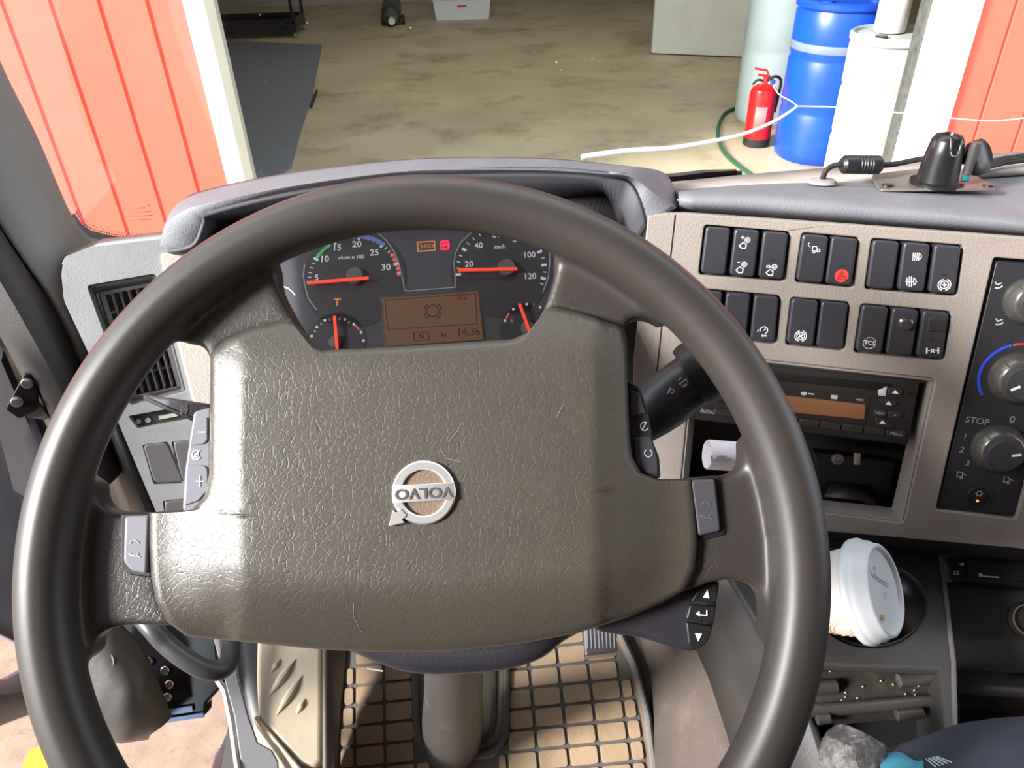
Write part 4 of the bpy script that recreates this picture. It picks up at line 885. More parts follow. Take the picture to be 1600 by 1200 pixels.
# slider below the vent
m = MB(); m.pad(LP, rnd([(200, 648), (292, 632), (302, 658), (214, 672)], 4, 3), .003, .0005, -.010); sl = m.build('slider_well', mat('slider_well_olive', (.06, .065, .055), .4), dash)
m = MB(); m.line(LP, [(250, 652), (276, 647)], .0035, -.0065, .002); m.disc(LP, (216, 659), .0026, -.0068, .001, 14); m.disc(LP, (231, 657), .0026, -.0068, .001, 14); m.build('slider_mark', mat('pale_green_print', (.62, .66, .55), .4), sl)
for q in ([(223, 696), (261, 691), (288, 753), (241, 755)], [(270, 691), (330, 685), (343, 749), (284, 752)], [(256, 784), (328, 778), (338, 848), (266, 848)]):
    m = MB(); m.pad(LP, rnd(q, 8, 4), .012, .0016, -.011, 4); m.build('switch_blank', mat('grey_switch_blank', (.14, .135, .14), .45), dash, sharp=70)
# dark shelf lip left under the panel
m = MB(); m.grid([[at(150, 560, .74), at(250, 810, .82)], [at(120, 575, .82), at(200, 815, .92)]]); m.build('panel_return', DG, dash, solid=.01)

# =================================================================== WINDSHIELD, PILLAR, WIPER
GY = .93
gl = thing('windshield', 'windshield with a white crack line running to the right', 'windshield', (0.2, GY, 1.5))
def gp(px, py, off=0):
    # glass plane leaning back, top towards the driver
    n = Vector((0, -math.cos(math.radians(12)), -math.sin(math.radians(12)) * -1)).normalized()
    o_ = Vector((0, GY, 1.5)); r = rayd(px, py); return CAM + r * ((o_ + n * off - CAM).dot(n) / r.dot(n))
gn = Vector((0, -math.cos(math.radians(12)), math.sin(math.radians(12)))).normalized()
GP = Plane(o=Vector((0, GY, 1.5)), n=gn)
e_up = Vector((0, -math.sin(math.radians(12)) * -1, math.cos(math.radians(12))))
GLM = glassmat('windshield_glass', (.97, .985, .98))
m = MB(); up = gn.cross(Vector((1, 0, 0))).normalized(); up = up if up.z > 0 else -up
c0 = Vector((.25, GY, 1.5)); q = [c0 + Vector((sx * 1.05, 0, 0)) + up * sz for sx, sz in ((-1, -.10), (1, -.10), (1, .95), (-1, .95))]
m.rings([[p - gn * .0025 for p in q], [p + gn * .0025 for p in q]]); m.build('glass_pane', GLM, gl, smooth=False)
def g3(px, py, off=.004): return GP.hit(px, py, off)
CR = mat('crack_white', (.92, .94, .96), .3, emit=.0)
m = MB()
cr = [(908, 246), (930, 242), (985, 235), (1050, 231), (1110, 221), (1160, 210), (1205, 192), (1232, 176), (1246, 166)]
P = [Vector(p) for p in spl([tuple(g3(*p)) for p in cr], 5)]; n = len(P); m.tube(P, [.0036 - .0022 * (i / n) for i in range(n)], 8)
P = [Vector(p) for p in spl([tuple(g3(*p)) for p in ((1246, 166), (1310, 168), (1400, 176), (1480, 184), (1550, 189), (1610, 183), (1700, 170))], 5)]; m.tube(P, .0008, 6)
P = [Vector(p) for p in spl([tuple(g3(*p)) for p in ((1246, 166), (1236, 158), (1218, 148), (1208, 134))], 5)]; m.tube(P, .0007, 6)
m.build('crack', CR, gl, label='bright white crack in the glass')
# black ceramic border, lower left
FR = mat('frit_black', (.006, .006, .006), .4)
m = MB(); edge = [(117, 333), (128, 350), (143, 360), (165, 366), (190, 370), (225, 371)]
outer_ = [(60, 360), (80, 400), (120, 420), (150, 420), (190, 420), (230, 420)]
m.grid([[g3(*p, .003) for p in edge], [g3(*p, .003) for p in outer_]])
E_ = [Vector(p) for p in spl([(x, y, 0) for x, y in edge], 6)]
for i in range(len(E_)):
    for row in range(2):
        u, v = GP.q(E_[i].x + (3 + row * 4) * .7, E_[i].y - (2.2 + row * 3.4), .003); r_ = .0012 - .0004 * row
        m.face([GP.p3(u + r_ * math.cos(a), v + r_ * math.sin(a), .003) for a in [k * math.pi / 3 for k in range(6)]])
m.build('dotted_border', FR, gl, recalc=False)
m = MB()
for k, (x, y, l_) in enumerate(((205, 326, 22), (210, 332, 26), (204, 338, 34), (203, 344, 36))): m.line(GP, [(x, y), (x + l_, y - 1.5)], .0008, .003)
m.disc(GP, (233, 321), .0014, .003, .0003, 10); m.build('glass_stamp', mat('stamp_red', (.45, .05, .03), .5), gl)
# water specks
m = MB()
for k in range(14):
    x, y = random.uniform(350, 1250), random.uniform(10, 230); u, v = GP.q(x, y, .003); m.disc(GP, (u, v), random.uniform(.0004, .0010), .003, .0004, 8, pix=False)
m.build('dirt_speck', mat('pale_speck', (.35, .36, .35), .5), gl)

PIL = mat('pillar_trim_grey', (.20, .205, .195), .6, bump=.4, bscale=600, var=.05)
SEAL = mat('door_seal_brown', (.035, .031, .029), .55, bump=.3, bscale=500)
c1 = C3([(-110, -160, .66), (-60, -20, .70), (-12, 108, .74), (48, 228, .78), (100, 346, .82), (132, 388, .84), (155, 396, .85)])
c1b = C3([(-106, -160, .75), (-56, -20, .79), (-12, 108, .83), (48, 228, .87), (99, 343, .89), (128, 384, .90), (148, 394, .90)])
c2 = C3([(-170, -100, .62), (-110, 20, .65), (-40, 160, .68), (30, 300, .71), (85, 400, .735), (110, 450, .76), (160, 560, .82)])
c3 = C3([(-210, -60, .62), (-150, 60, .65), (-80, 210, .68), (0, 350, .70), (60, 445, .72), (104, 520, .74), (135, 600, .77)])
m = loft([c1b, c1, c2, c3], 60, sub=4); o = m.build('windshield_pillar', PIL, None, solid=.008, sharp=60); props(o, 'grey trimmed windshield pillar at the left', kind='structure')
c4 = C3([(-210, -50, .63), (-150, 70, .66), (-80, 215, .69), (0, 352, .71), (60, 448, .73), (118, 545, .77), (200, 720, .84)])
c5 = C3([(-240, 10, .60), (-180, 130, .63), (-100, 270, .66), (0, 430, .69), (50, 520, .71), (100, 620, .74), (160, 760, .79)])
c6 = C3([(-260, 60, .64), (-200, 180, .67), (-120, 320, .70), (0, 500, .73), (40, 570, .75), (90, 670, .78), (145, 800, .83)])
m = loft([c4, c5, c6], 50, sub=5); props(m.build('door_frame_seal', SEAL, None, solid=.008), 'dark brown rubber door seal along the left pillar', kind='structure')

# wiper outside
wp = thing('windshield_wiper', 'black windshield wiper parked at the base of the glass', 'wiper', at(1100, 278, 1.0))
m = MB(); m.tube([at(1000, 285, .99), at(1060, 282, .985), at(1100, 276, .98), at(1150, 270, .98)], [.009, .010, .009, .005], 10); m.build('wiper_arm', mat('wiper_black', (.012, .015, .02), .35), wp)
m = MB(); m.tube([at(1030, 277, 1.0), at(1158, 272, 1.0)], .0045, 8); m.build('wiper_blade', RUB, wp)
m = MB(); m.tube([at(1158, 283, 1.0), at(1290, 270, .99), at(1390, 262, .98)], .006, 8); 
props(m.build('scuttle_rail', mat('scuttle_grey', (.16, .17, .19), .5)), 'grey rail at the foot of the windshield behind the phone mount', 'rail')

# =================================================================== PHONE MOUNT AND CABLE
PHB = mat('mount_black', (.012, .012, .013), .28)
base = at(1465, 283, .765)
UPV = Vector((0, 0, 1))
dn = (tm_[3] - tb_[3]).cross(tm_[4] - tm_[3]).normalized(); dn = dn if dn.z > 0 else -dn
DP = Plane((1370, 289, .765), (1555, 291, .745), (1450, 270, .80))
ph = thing('phone_mount', 'black phone mount base screwed to a metal plate on the dash top', 'phone mount', base)
m = MB(); m.pad(DP, rnd([(1362, 272), (1425, 264), (1500, 262), (1556, 290), (1556, 295), (1375, 296), (1368, 286)], 5, 3), .002, .0006, 0); m.build('mounting_plate', mat('plate_taupe_metal', (.16, .145, .135), .4, metal=.3, bump=.2), ph, sharp=40)
for c in ((1387, 288), (1546, 288)):
    m = MB(); m.disc(DP, c, .0055, .0022, .0015, 20, bev=.0006); m.disc(DP, c, .003, .0037, .0012, 6); m.build('screw', mat('dark_screw', (.10, .09, .085), .3, metal=.8), ph)
bo = DP.hit(1462, 287, .002); k_ = .765 / 1200
axu = (UPV * .97 + Vector((.02, .05, 0))).normalized()
m = MB(); m.lathe(bo, axu, [(.024, 0), (.024, .003), (.019, .004), (.0185, .008), (.0165, .030), (.0145, .042), (.0115, .047), (.007, .048), (.006, .044)], 40); bodyp = m.build('mount_body', PHB, ph, sharp=50)
m = MB(); hd = Vector((-.02, -1, 0)).normalized(); f2 = bo + axu * .041 + hd * .0105; m.box(f2, (R, hd, axu), (.0066, .0110, .0130), .0008); m.build('slot', mat('slot_black', 0), ph)
lp_ = [(-.0040, .0470, .0105), (-.0040, .040, .0152), (-.0036, .035, .0165), (-.0018, .0325, .0170), (.0018, .0325, .0170), (.0036, .035, .0165), (.0040, .040, .0152), (.0040, .0470, .0105)]
m = MB(); m.tube([bo + R * x + axu * h_ + hd * o_ for x, h_, o_ in lp_], .0008, 6); m.build('slot_lip', CHR, ph)
kc = bo + axu * .026 + R * .036; m = MB(); kax = (-F * .8 + R * .5).normalized(); m.lathe(kc, kax, [(.004, -.012), (.0160, -.008), (.0170, -.004), (.0170, .002), (.0145, .004), (.0005, .0045)], 36); m.build('clamp_knob', PHB, ph, sharp=40)
m = MB(); m.tube([bo + axu * .026 + R * .012, kc - kax * .008], .006, 14); m.build('knob_stem', PHB, ph)
m = MB(); st = bo + axu * .030 + R * .0215 - F * .012; m.tube([st + axu * .006, st, st - axu * .012, st - axu * .024], [.0045, .0052, .0045, .0042], 14); m.build('hanging_plug', mat('plug_grey', (.05, .05, .05), .4), ph)
m = MB(); m.box(st - axu * .027, (R, F, axu), (.007, .004, .008), .0008); m.build('plug_contacts', mat('teal_contacts', (.05, .35, .45), .3, metal=.6), ph)
# cable with ferrite
cb = thing('power_cable', 'black cable with a ferrite core running into the dash top', 'cable', at(1285, 283, .77))
CP = [(1285, 282, .775), (1290, 268, .77), (1302, 259, .768), (1320, 257, .766), (1372, 258, .768), (1400, 256, .775), (1430, 250, .785), (1455, 246, .80)]
m = MB(); m.tube([Vector(p) for p in spl([tuple(at(*p)) for p in CP], 8)], .0027, 10); m.build('cable_cord', RUB, cb)
m = MB(); a, b = at(1314, 257, .765), at(1377, 258, .768); ax = (b - a); Lf = ax.length; pr = [(.006, 0), (.0088, .003)]
for k in range(5): z = Lf * (.40 + k * .07); pr += [(.0092, z - .0014), (.0084, z - .0004), (.0084, z + .0004), (.0092, z + .0014)]
pr += [(.0092, Lf - .003), (.006, Lf)]
m.lathe(a, ax, pr, 24); m.build('ferrite_core', mat('ferrite_black', (.012, .013, .015), .4), cb)
m = MB(); m.lathe(at(1285, 285, .778), DP.n, [(.014, 0), (.012, .0025), (.005, .004), (.003, .0045)], 28); m.build('grommet', mat('grommet_grey', (.28, .27, .26), .5), cb)
m = MB()
for dy_ in (0, 4, 8): m.tube([Vector(p) for p in spl([tuple(at(x, y + dy_, d)) for x, y, d in ((1530, 258, .79), (1560, 249, .80), (1600, 243, .80), (1680, 236, .80))], 6)], .0025, 8)
props(m.build('cable_bundle', RUB), 'black cable bundle right of the phone mount', 'cable')

# =================================================================== CAB FLOOR AREA
ey = (F + U * 1.99 - R * .20).normalized(); ex = (R + U * .11).normalized(); ex = (ex - ey * ex.dot(ey)).normalized()
fn = ex.cross(ey).normalized(); fn = fn if fn.dot(CAM - at(750, 1150, 1.08)) > 0 else -fn
FP = Plane(o=at(750, 1150, 1.08), n=fn); FP.e1 = ex; FP.e2 = ey
DUST = mat('dusty_rubber_tile', (.30, .215, .135), .8, var=.16, vscale=12, dust=(.22, .155, .10), dustamt=.25, dscale=20, bump=.4, bscale=150)
GRV = mat('mat_groove_rubber', (.085, .078, .070), .7)
fm = thing('floor_mat', 'dusty black rubber floor mat with square tiles in footwell', 'floor mat', FP.hit(760, 1200))
OUT = [(538, 960), (534, 1040), (524, 1120), (516, 1300), (1040, 1300), (1022, 1200), (1012, 1120), (990, 1040), (968, 1000), (940, 960)]
m = MB(); m.pad(FP, OUT, .004, .001, -.004); m.build('mat_base', mat('mat_base_dusty', (.20, .15, .10), .8, var=.15, vscale=14), fm)
def inpoly(x, y, P):
    c = False; j = len(P) - 1
    for i in range(len(P)):
        if (P[i][1] > y) != (P[j][1] > y) and x < (P[j][0] - P[i][0]) * (y - P[i][1]) / (P[j][1] - P[i][1]) + P[i][0]: c = not c
        j = i
    return c
INN = [(546, 940), (543, 1040), (534, 1120), (528, 1300), (1022, 1300), (1009, 1200), (998, 1120), (980, 1040), (960, 1000), (940, 940)]
BOOT = [(646, 900), (648, 1150), (668, 1190), (720, 1196), (775, 1188), (793, 1150), (794, 900)]
innu = [FP.q(x, y, 0) for x, y in INN]; bootu = [FP.q(x, y, 0) for x, y in BOOT]
CW_, CH_ = .0425, .0268
u0, v0 = FP.q(890.6, 1200, 0)   # a crossing of the grooves
m = MB(); gm = MB()
gr = MB(); gr.pad(FP, [(545, 965), (541, 1040), (532, 1120), (526, 1300), (1024, 1300), (1011, 1200), (1000, 1120), (982, 1040), (962, 1000), (940, 965)], .0006, 0, .0); gr.build('mat_groove', GRV, fm)
for i in range(-12, 6):
    for j in range(-6, 14):
        a, b = u0 + i * CW_, v0 + j * CH_
        cs = [(a + CW_ * .05, b + CH_ * .07), (a + CW_ * .95, b + CH_ * .07), (a + CW_ * .95, b + CH_ * .93), (a + CW_ * .05, b + CH_ * .93)]
        ok = []
        for k in range(25):
            uu = cs[0][0] + (cs[1][0] - cs[0][0]) * k / 24
            ok.append(all(inpoly(uu, vv_, innu) and not inpoly(uu, vv_, bootu) for vv_ in (cs[0][1], cs[2][1])))
        best = (0, 0); st_k = None
        for k in range(26):
            if k < 25 and ok[k]: st_k = k if st_k is None else st_k
            elif st_k is not None:
                if k - 1 - st_k > best[1] - best[0]: best = (st_k, k - 1)
                st_k = None
        if best[1] - best[0] < 6: continue
        w0, w1 = cs[0][0], cs[1][0]; ua, ub = w0 + (w1 - w0) * best[0] / 24, w0 + (w1 - w0) * best[1] / 24
        cs = [(ua, cs[0][1]), (ub, cs[0][1]), (ub, cs[2][1]), (ua, cs[2][1])]
        m.pad(FP, rnd(cs, .004, 2), .0030, .0008, .0004, 2, pix=False)
m.build('mat_tiles', DUST, fm, sharp=60)
m = MB(); m.tube([FP.hit(x, y, .004) for x, y in ((968, 990), (990, 1036), (1012, 1118), (1022, 1200), (1040, 1300))], .005, 8); m.build('mat_edge', mat('mat_edge_grey', (.13, .12, .11), .6), fm); m = MB(); m.tube([FP.hit(x, y, .004) for x, y in ((536, 1000), (532, 1060), (523, 1130), (516, 1300))], .005, 8); m.build('mat_edge', mat('mat_edge_grey', (.13, .12, .11), .6), fm)
# boot around the shaft
bt = [(650, 1000), (650, 1100), (656, 1150), (672, 1172), (720, 1182), (765, 1174), (786, 1150), (790, 1100), (792, 1000)]
m = MB(); m.pad(FP, rnd([(645, 980), (645, 1150), (672, 1184), (720, 1190), (772, 1184), (795, 1150), (795, 980)], 8, 3), .003, .001, 0); m.build('boot_plate', mat('boot_plate_dusty', (.27, .22, .16), .75, var=.1), fm)
m = MB(); m.tube([Vector(p) for p in spl([tuple(FP.hit(x, y, .006)) for x, y in bt], 6)], .006, 10); m.build('boot_lip', GRV, fm)
bi = [(664, 1000), (664, 1110), (672, 1146), (690, 1160), (720, 1164), (752, 1158), (768, 1140), (772, 1100), (772, 1000)]
m = MB(); m.tube([Vector(p) for p in spl([tuple(FP.hit(x, y, .005)) for x, y in bi], 6)], .004, 8); m.build('boot_inner_lip', GRV, fm)
# cab floor under the mat and back to the seat
CF = mat('cab_floor_dark', (.05, .045, .04), .7, bump=.3, bscale=60)
m = MB(); m.pad(FP, [(410, 800), (330, 1300), (1250, 1300), (1180, 700)], .02, 0, -.026); props(m.build('floor_cab', CF), 'dark toe board under the rubber mat', kind='structure')
# accelerator pedal
PP_ = Plane((910, 985, .98), (962, 983, .98), (925, 1025, .955))
pdl = thing('accelerator_pedal', 'ribbed metal accelerator pedal above the floor mat', 'pedal', FP.hit(940, 1030, .01))
m = MB(); m.pad(PP_, rnd([(910, 950), (957, 948), (966, 1018), (914, 1024)], 5, 3), .012, .003, -.012); m.build('pedal_plate', STEEL, pdl, sharp=50)
m = MB()
for k in range(8): x = 916 + k * 6; m.tube([PP_.hit(x, 955, .0005), PP_.hit(x + 3, 1014, .0005)], .0016, 6)
m.build('pedal_rib', STEEL, pdl)
m = MB(); m.tube([PP_.hit(940, 960, -.01), at(945, 950, 1.12)], .012, 10); m.build('pedal_arm', BK, pdl)
# footrest
FT = mat('dusty_footrest', (.36, .31, .225), .75, var=.08, vscale=10, bump=.3, bscale=120)
TP = Plane((410, 1010, .98), (500, 1015, .98), (440, 1190, .90))
fr_ = thing('footrest', 'dusty beige footrest with slanted ribs beside the mat', 'footrest', at(450, 1190, 1.0))
m = MB(); m.pad(TP, [(402, 960), (504, 960), (503, 1190), (490, 1198), (470, 1196), (403, 1122), (400, 1060)], .09, .006, -.09, cap0=True); m.build('footrest_body', FT, fr_, sharp=50)
m = MB()
for a, b, w_ in (((438, 1030), (424, 1050), .004), ((462, 1030), (420, 1088), .0058), ((472, 1056), (432, 1118), .0058), ((477, 1092), (464, 1116), .004)):
    A_, B_ = TP.hit(*a, .000), TP.hit(*b, .000); n = 8; m.tube([A_.lerp(B_, k / n) for k in range(n + 1)], [max(.0008, w_ * math.sin(math.pi * (k + .15) / (n + .3))) for k in range(n + 1)], 10)
m.build('footrest_rib', FT, fr_)
m = MB(); a = [at(500, 960, .985), at(503, 1195, .90)]; m.grid([[at(504, 980, .985), at(504, 1200, .90), at(504, 1300, .88)], [at(534, 990, 1.10), at(524, 1120, 1.08), at(514, 1300, 1.04)]]); m.build('footrest_side', mat('footrest_side_brown', (.13, .11, .085), .7), fr_, solid=.006)
m = MB(); m.grid([[at(402, 1118, .93), at(470, 1197, .895), at(520, 1300, .89)], [at(400, 1160, 1.02), at(440, 1250, .98), at(470, 1330, .98)]]); m.build('footrest_lower', FT, fr_, solid=.004)
# metal bracket strip
m = MB(); BP = Plane((350, 1060, .95), (400, 1150, .93), (430, 1190, .90))
bpts = [(330, 985), (362, 1000), (372, 1060), (388, 1120), (402, 1160), (424, 1172), (434, 1190), (438, 1260), (380, 1260), (376, 1190), (366, 1120), (350, 1060)]
BP = Plane((350, 1060, .93), (430, 1180, .90), (370, 1200, .89))
m.pad(BP, bpts, .006, .0012, -.006); props(m.build('clutch_pedal_bracket', mat('bracket_metal', (.17, .17, .18), .5, metal=.2, bump=.1), sharp=50), 'grey metal bracket arm left of the beige footrest', 'bracket')
m = MB(); m.tube([at(340, 1062, .95), at(352, 1080, .94), at(362, 1130, .92), at(372, 1200, .89), at(374, 1260, .88)], .004, 8); props(m.build('bracket_cable', mat('pale_grey_cable', (.35, .34, .32), .5)), 'pale cable along the left edge of the metal bracket', 'cable')
# black curved tube below the hub
m = MB(); m.tube([Vector(p) for p in spl([tuple(at(x, y, d)) for x, y, d in ((120, 850, .80), (165, 905, .70), (225, 968, .655), (262, 1008, .65), (300, 1036, .65), (330, 1048, .655), (352, 1042, .665), (360, 1020, .68), (352, 985, .70), (330, 960, .72), (330, 930, .9), (340, 900, 1.04))], 8)], .0085, 16)
props(m.build('grab_handle', mat('satin_black_tube', (.035, .035, .035), .4)), 'curved black grab handle low behind the left spoke', 'handle')

# tunnel and console
TUN = mat('tunnel_carpet_brown', (.085, .066, .054), .9, bump=1.0, bscale=350, var=.12, vscale=20, dust=(.12, .10, .085), dustamt=.2, dscale=20)
CON = mat('console_dark', (.034, .032, .031), .45, bump=.25, bscale=500, dust=(.07, .06, .05), dustamt=.1, dscale=10)
co = thing('centre_console', 'dark plastic centre console with cup holder and open tray', 'console', (.35, .4, .82))
m = loft([[at(930, 900, 1.22), at(975, 985, 1.18), at(1006, 1060, 1.13), at(1024, 1200, 1.04), at(1040, 1320, .98)], [at(1050, 880, 1.06), at(1085, 985, 1.00), at(1120, 1060, .95), at(1165, 1200, .88), at(1210, 1320, .82)]], 20); m.build('tunnel_carpet', TUN, co, solid=.01, label='brown-grey textured tunnel side')
zt_ = 1.22
E = lambda px, py: atz(px, py, zt_)
m = loft([[at(1046, 870, 1.06), at(1084, 985, .995), at(1118, 1060, .945), at(1163, 1200, .875), at(1208, 1320, .82)], [at(1090, 860, .95), at(1128, 985, .90), at(1158, 1060, .86), at(1212, 1200, .80), at(1260, 1320, .74)], [at(1110, 850, .86), at(1155, 900, .84), at(1190, 985, .79), at(1262, 1090, .72), at(1330, 1300, .66)]], 20)
m.build('console_side', CON, co, solid=.008, sharp=40)
m = MB(); m.tube([at(1135, 985, .885), at(1163, 1060, .85), at(1215, 1200, .79)], .0012, 6); m.tube([at(1152, 950, .86), at(1182, 1040, .82), at(1195, 1070, .80)], .0012, 6); m.build('side_crease', mat('crease_grey', (.12, .12, .13), .4), co)
# top with cup hole and tray
TPc = Plane(o=Vector((0, 0, zt_)), n=Vector((0, 0, 1)))
hc = TPc.q(1405, 935, 0); 
hole = []
for k in range(32):
    a = 2 * math.pi * k / 32; hole.append((1362 + 86 * math.cos(a), 945 + 66 * math.sin(a)))
m = MB(); m.plate(TPc, [(1108, 850), (1170, 818), (1285, 826), (1466, 846), (1474, 900), (1490, 1030), (1490, 1048), (1278, 1038), (1240, 1050), (1190, 985)], [hole], .01, 0); m.build('console_top', CON, co, bevel=.003, smooth=False)
m = MB(); a = [TPc.hit(x, y, -.004) for x, y in hole]; b = [p * 1 for p in a]; cen = sum(a, Vector()) / len(a); b = [cen + (p - cen) * .8 - Vector((0, 0, .06)) for p in a]; m.grid([a, b], closeu=True); m.face(b); m.build('cup_holder', mat('cup_holder_black', (.016, .014, .013), .3), co, solid=.002)
TRY = mat('tray_plastic', (.044, .040, .036), .40, bump=.3, bscale=400, dust=(.11, .09, .06), dustamt=.15, dscale=25)
TZ = Plane(o=Vector((0, 0, zt_ - .035)), n=Vector((0, 0, 1)))
m = MB(); m.pad(TZ, [(1262, 1046), (1466, 1046), (1468, 1100), (1260, 1118), (1262, 1090)], .02, .003, -.02); m.build('tray_step', TRY, co, sharp=50)
TZ2 = Plane(o=Vector((0, 0, zt_ - .075)), n=Vector((0, 0, 1)))
m = MB(); m.pad(TZ2, [(1240, 1060), (1490, 1050), (1492, 1320), (1300, 1320)], .004, 0, -.004); m.build('tray_floor', mat('tray_floor_dark', (.022, .021, .020), .5), co)
for (a, b, r_, dd) in (((1240, 1078), (1308, 1072), .0065, .645), ((1402, 1064), (1462, 1058), .0065, .655), ((1255, 1112), (1466, 1095), .006, .63), ((1400, 1118), (1442, 1114), .005, .645), ((1276, 1124), (1296, 1122), .005, .64)):
    m = MB(); A_, B_ = TZ.hit(*a, .004), TZ.hit(*b, .004); m.tube([A_, A_.lerp(B_, .03), A_.lerp(B_, .97), B_], [r_ * .5, r_, r_, r_ * .5], 12); m.build('tray_rib', TRY, co)
m = MB(); q = [E(1466, 1040), E(1492, 1040), E(1494, 1150), E(1500, 1320), E(1478, 1320), E(1474, 1150)]; m.rings([[p - Vector((0, 0, .09)) for p in q], q]); m.build('tray_wall', CON, co, bevel=.003, smooth=False)
m = MB(); m.tube([E(1466, 846), E(1474, 900), E(1490, 1035), E(1492, 1150)], .0022, 8); m.build('console_edge', mat('edge_grey', (.10, .095, .09), .4), co)
# passenger-side lower dash
RPp = Plane((1470, 870, .845), (1600, 885, .83), (1500, 1060, .80))
lo = thing('lower_dash_panel', 'black lower dash panel with small air controls, right of the console', 'dash panel', at(1540, 1060, .82))
m = MB(); m.pad(RPp, [(1474, 905), (2150, 955), (2150, 1085), (1494, 1048)], .01, .002, -.012); m.build('panel_body', mat('lower_panel_black', (.022, .021, .022), .45, bump=.2, bscale=500), lo)
m = MB(); m.pad(RPp, rnd([(1478, 852), (2150, 918), (2150, 965), (1488, 908)], 6, 3), .03, .006, -.012); st_ = m.build('control_strip', mat('strip_black', (.014, .014, .016), .4), lo, sharp=50)
m = MB(); m.pad(RPp, rnd([(1510, 873), (1590, 880), (1588, 908), (1512, 902)], 3, 2), .002, .0005, .0178); m.build('control_window', BK, st_)
m = MB(); m.pad(RPp, [(1498, 882), (1506, 878), (1506, 884)], .0003, 0, .0185); m.line(RPp, [(1490, 893), (1498, 893), (1498, 897), (1490, 897)], .0006, .0185, closed=True); m.line(RPp, [(1530, 900), (1560, 902)], .0014, .0201); m.line(RPp, [(1530, 897), (1534, 897)], .002, .0201); m.build('control_print', WHT, st_)
m = MB(); m.lathe(RPp.hit(1606, 970, .0), RPp.n, [(.020, -.004), (.020, .003), (.0165, .004), (.0150, .0), (.0145, -.01), (.0005, -.01)], 36); sk_ = m.build('power_socket', BK, lo); m = MB(); m.lathe(RPp.hit(1606, 970, .0), RPp.n, [(.0165, .003), (.0165, .005), (.0150, .005), (.0150, .003)], 36, caps=False); m.build('socket_ring', mat('brass_ring', (.45, .40, .28), .3, metal=.8), sk_)
m = MB(); m.grid([[at(1494, 1046, .80), at(1800, 1060, .80)], [at(1500, 1085, .76), at(1800, 1100, .76)], [at(1500, 1110, .78), at(1800, 1130, .78)], [at(1505, 1240, .72), at(1800, 1250, .72)]]); m.build('lower_shelf', TRY, lo, solid=.008)
m = MB(); m.grid([[at(1120, 815, .78), at(1285, 824, .77), at(1466, 842, .765), at(1640, 862, .765), at(1800, 878, .765)], [at(1120, 870, .84), at(1285, 850, .86), at(1466, 870, .855), at(1640, 885, .86), at(1800, 900, .86)]]); m.build('under_dash_return', BK, lo, solid=.006)

# coffee cup, leaning
latdir = (R * .95 + U * .32).normalized(); cax = (latdir * .74 - F * .67).normalized()
CUPW = mat('cup_paper_white', (.62, .59, .56), .5); LIDW = mat('cup_lid_white', (.58, .60, .64), .35)
lc = at(1361, 923, .685)
cup = thing('coffee_cup', 'white paper coffee cup with lid, leaning in the cup holder', 'cup', lc - cax * .086)
m = MB(); m.lathe(lc - cax * .086, cax, [(.026, 0), (.0290, .001), (.0415, .084)], 48); m.build('cup_body', CUPW, cup)
m = MB(); m.lathe(lc, cax, [(.0430, -.010), (.0465, -.009), (.0470, -.004), (.0455, -.002), (.0445, .000), (.0440, .004), (.0425, .005), (.0405, .012), (.0385, .0135), (.0365, .0128), (.0355, .0095), (.035, .0095), (.001, .0095)], 64); lid = m.build('cup_lid', LIDW, cup, sharp=70)
LD = Plane(o=lc + cax * .0097, n=cax)
m = MB(); m.text(LD, 'huhtamaki', (1374, 905), .0092, .0, .0003, rot=-14); m.arc(LD, (1383, 930), .0025, 0, 300, .0005, 12, 0); m.arc(LD, (1366, 888), .0018, 0, 360, .0005, 10, 0); m.build('embossing', mat('lid_emboss_shade', (.46, .48, .51), .4), lid)  # raised lettering in darkened lid white, its relief shade painted in
m = MB(); m.disc(LD, (1379, 965), .0050, .0, .0004, 20, ry=.0028); m.build('sip_hole', mat('coffee_stain', (.42, .29, .14), .5), lid)
CUPO = mat('cup_orange_print', (.85, .42, .25), .5); 
def cupsurf(px, py):
    r = rayd(px, py); o_ = CAM; lo_, hi_ = .5, .9; best = None
    for i in range(400):
        d = lo_ + (hi_ - lo_) * i / 400; p = CAM + r * d; v = p - (lc - cax * .086); h_ = v.dot(cax); rad = (v - cax * h_).length
        if 0 < h_ < .084 and rad < .0290 + (.0415 - .0290) * h_ / .084 + .0004: return p
    return None
m = MB()
for ring_r in (14, 20, 26):
    pts = [cupsurf(1316 + ring_r * math.cos(a), 982 + ring_r * .55 * math.sin(a)) for a in [2 * math.pi * k / 24 for k in range(25)]]
    for a, b in zip(pts, pts[1:]):
        if a and b: m.tube([a, b], .0005, 5)
m.build('orange_print', CUPO, cup)
m = MB()
for k in range(5):
    a, b = cupsurf(1296 + k * 6, 974 + k * 3), cupsurf(1290 + k * 6, 990 + k * 1.2)
    if a and b: m.tube([a, b], .0008, 5)
m.build('dark_print', mat('cup_dark_print', (.08, .05, .04), .5), cup)

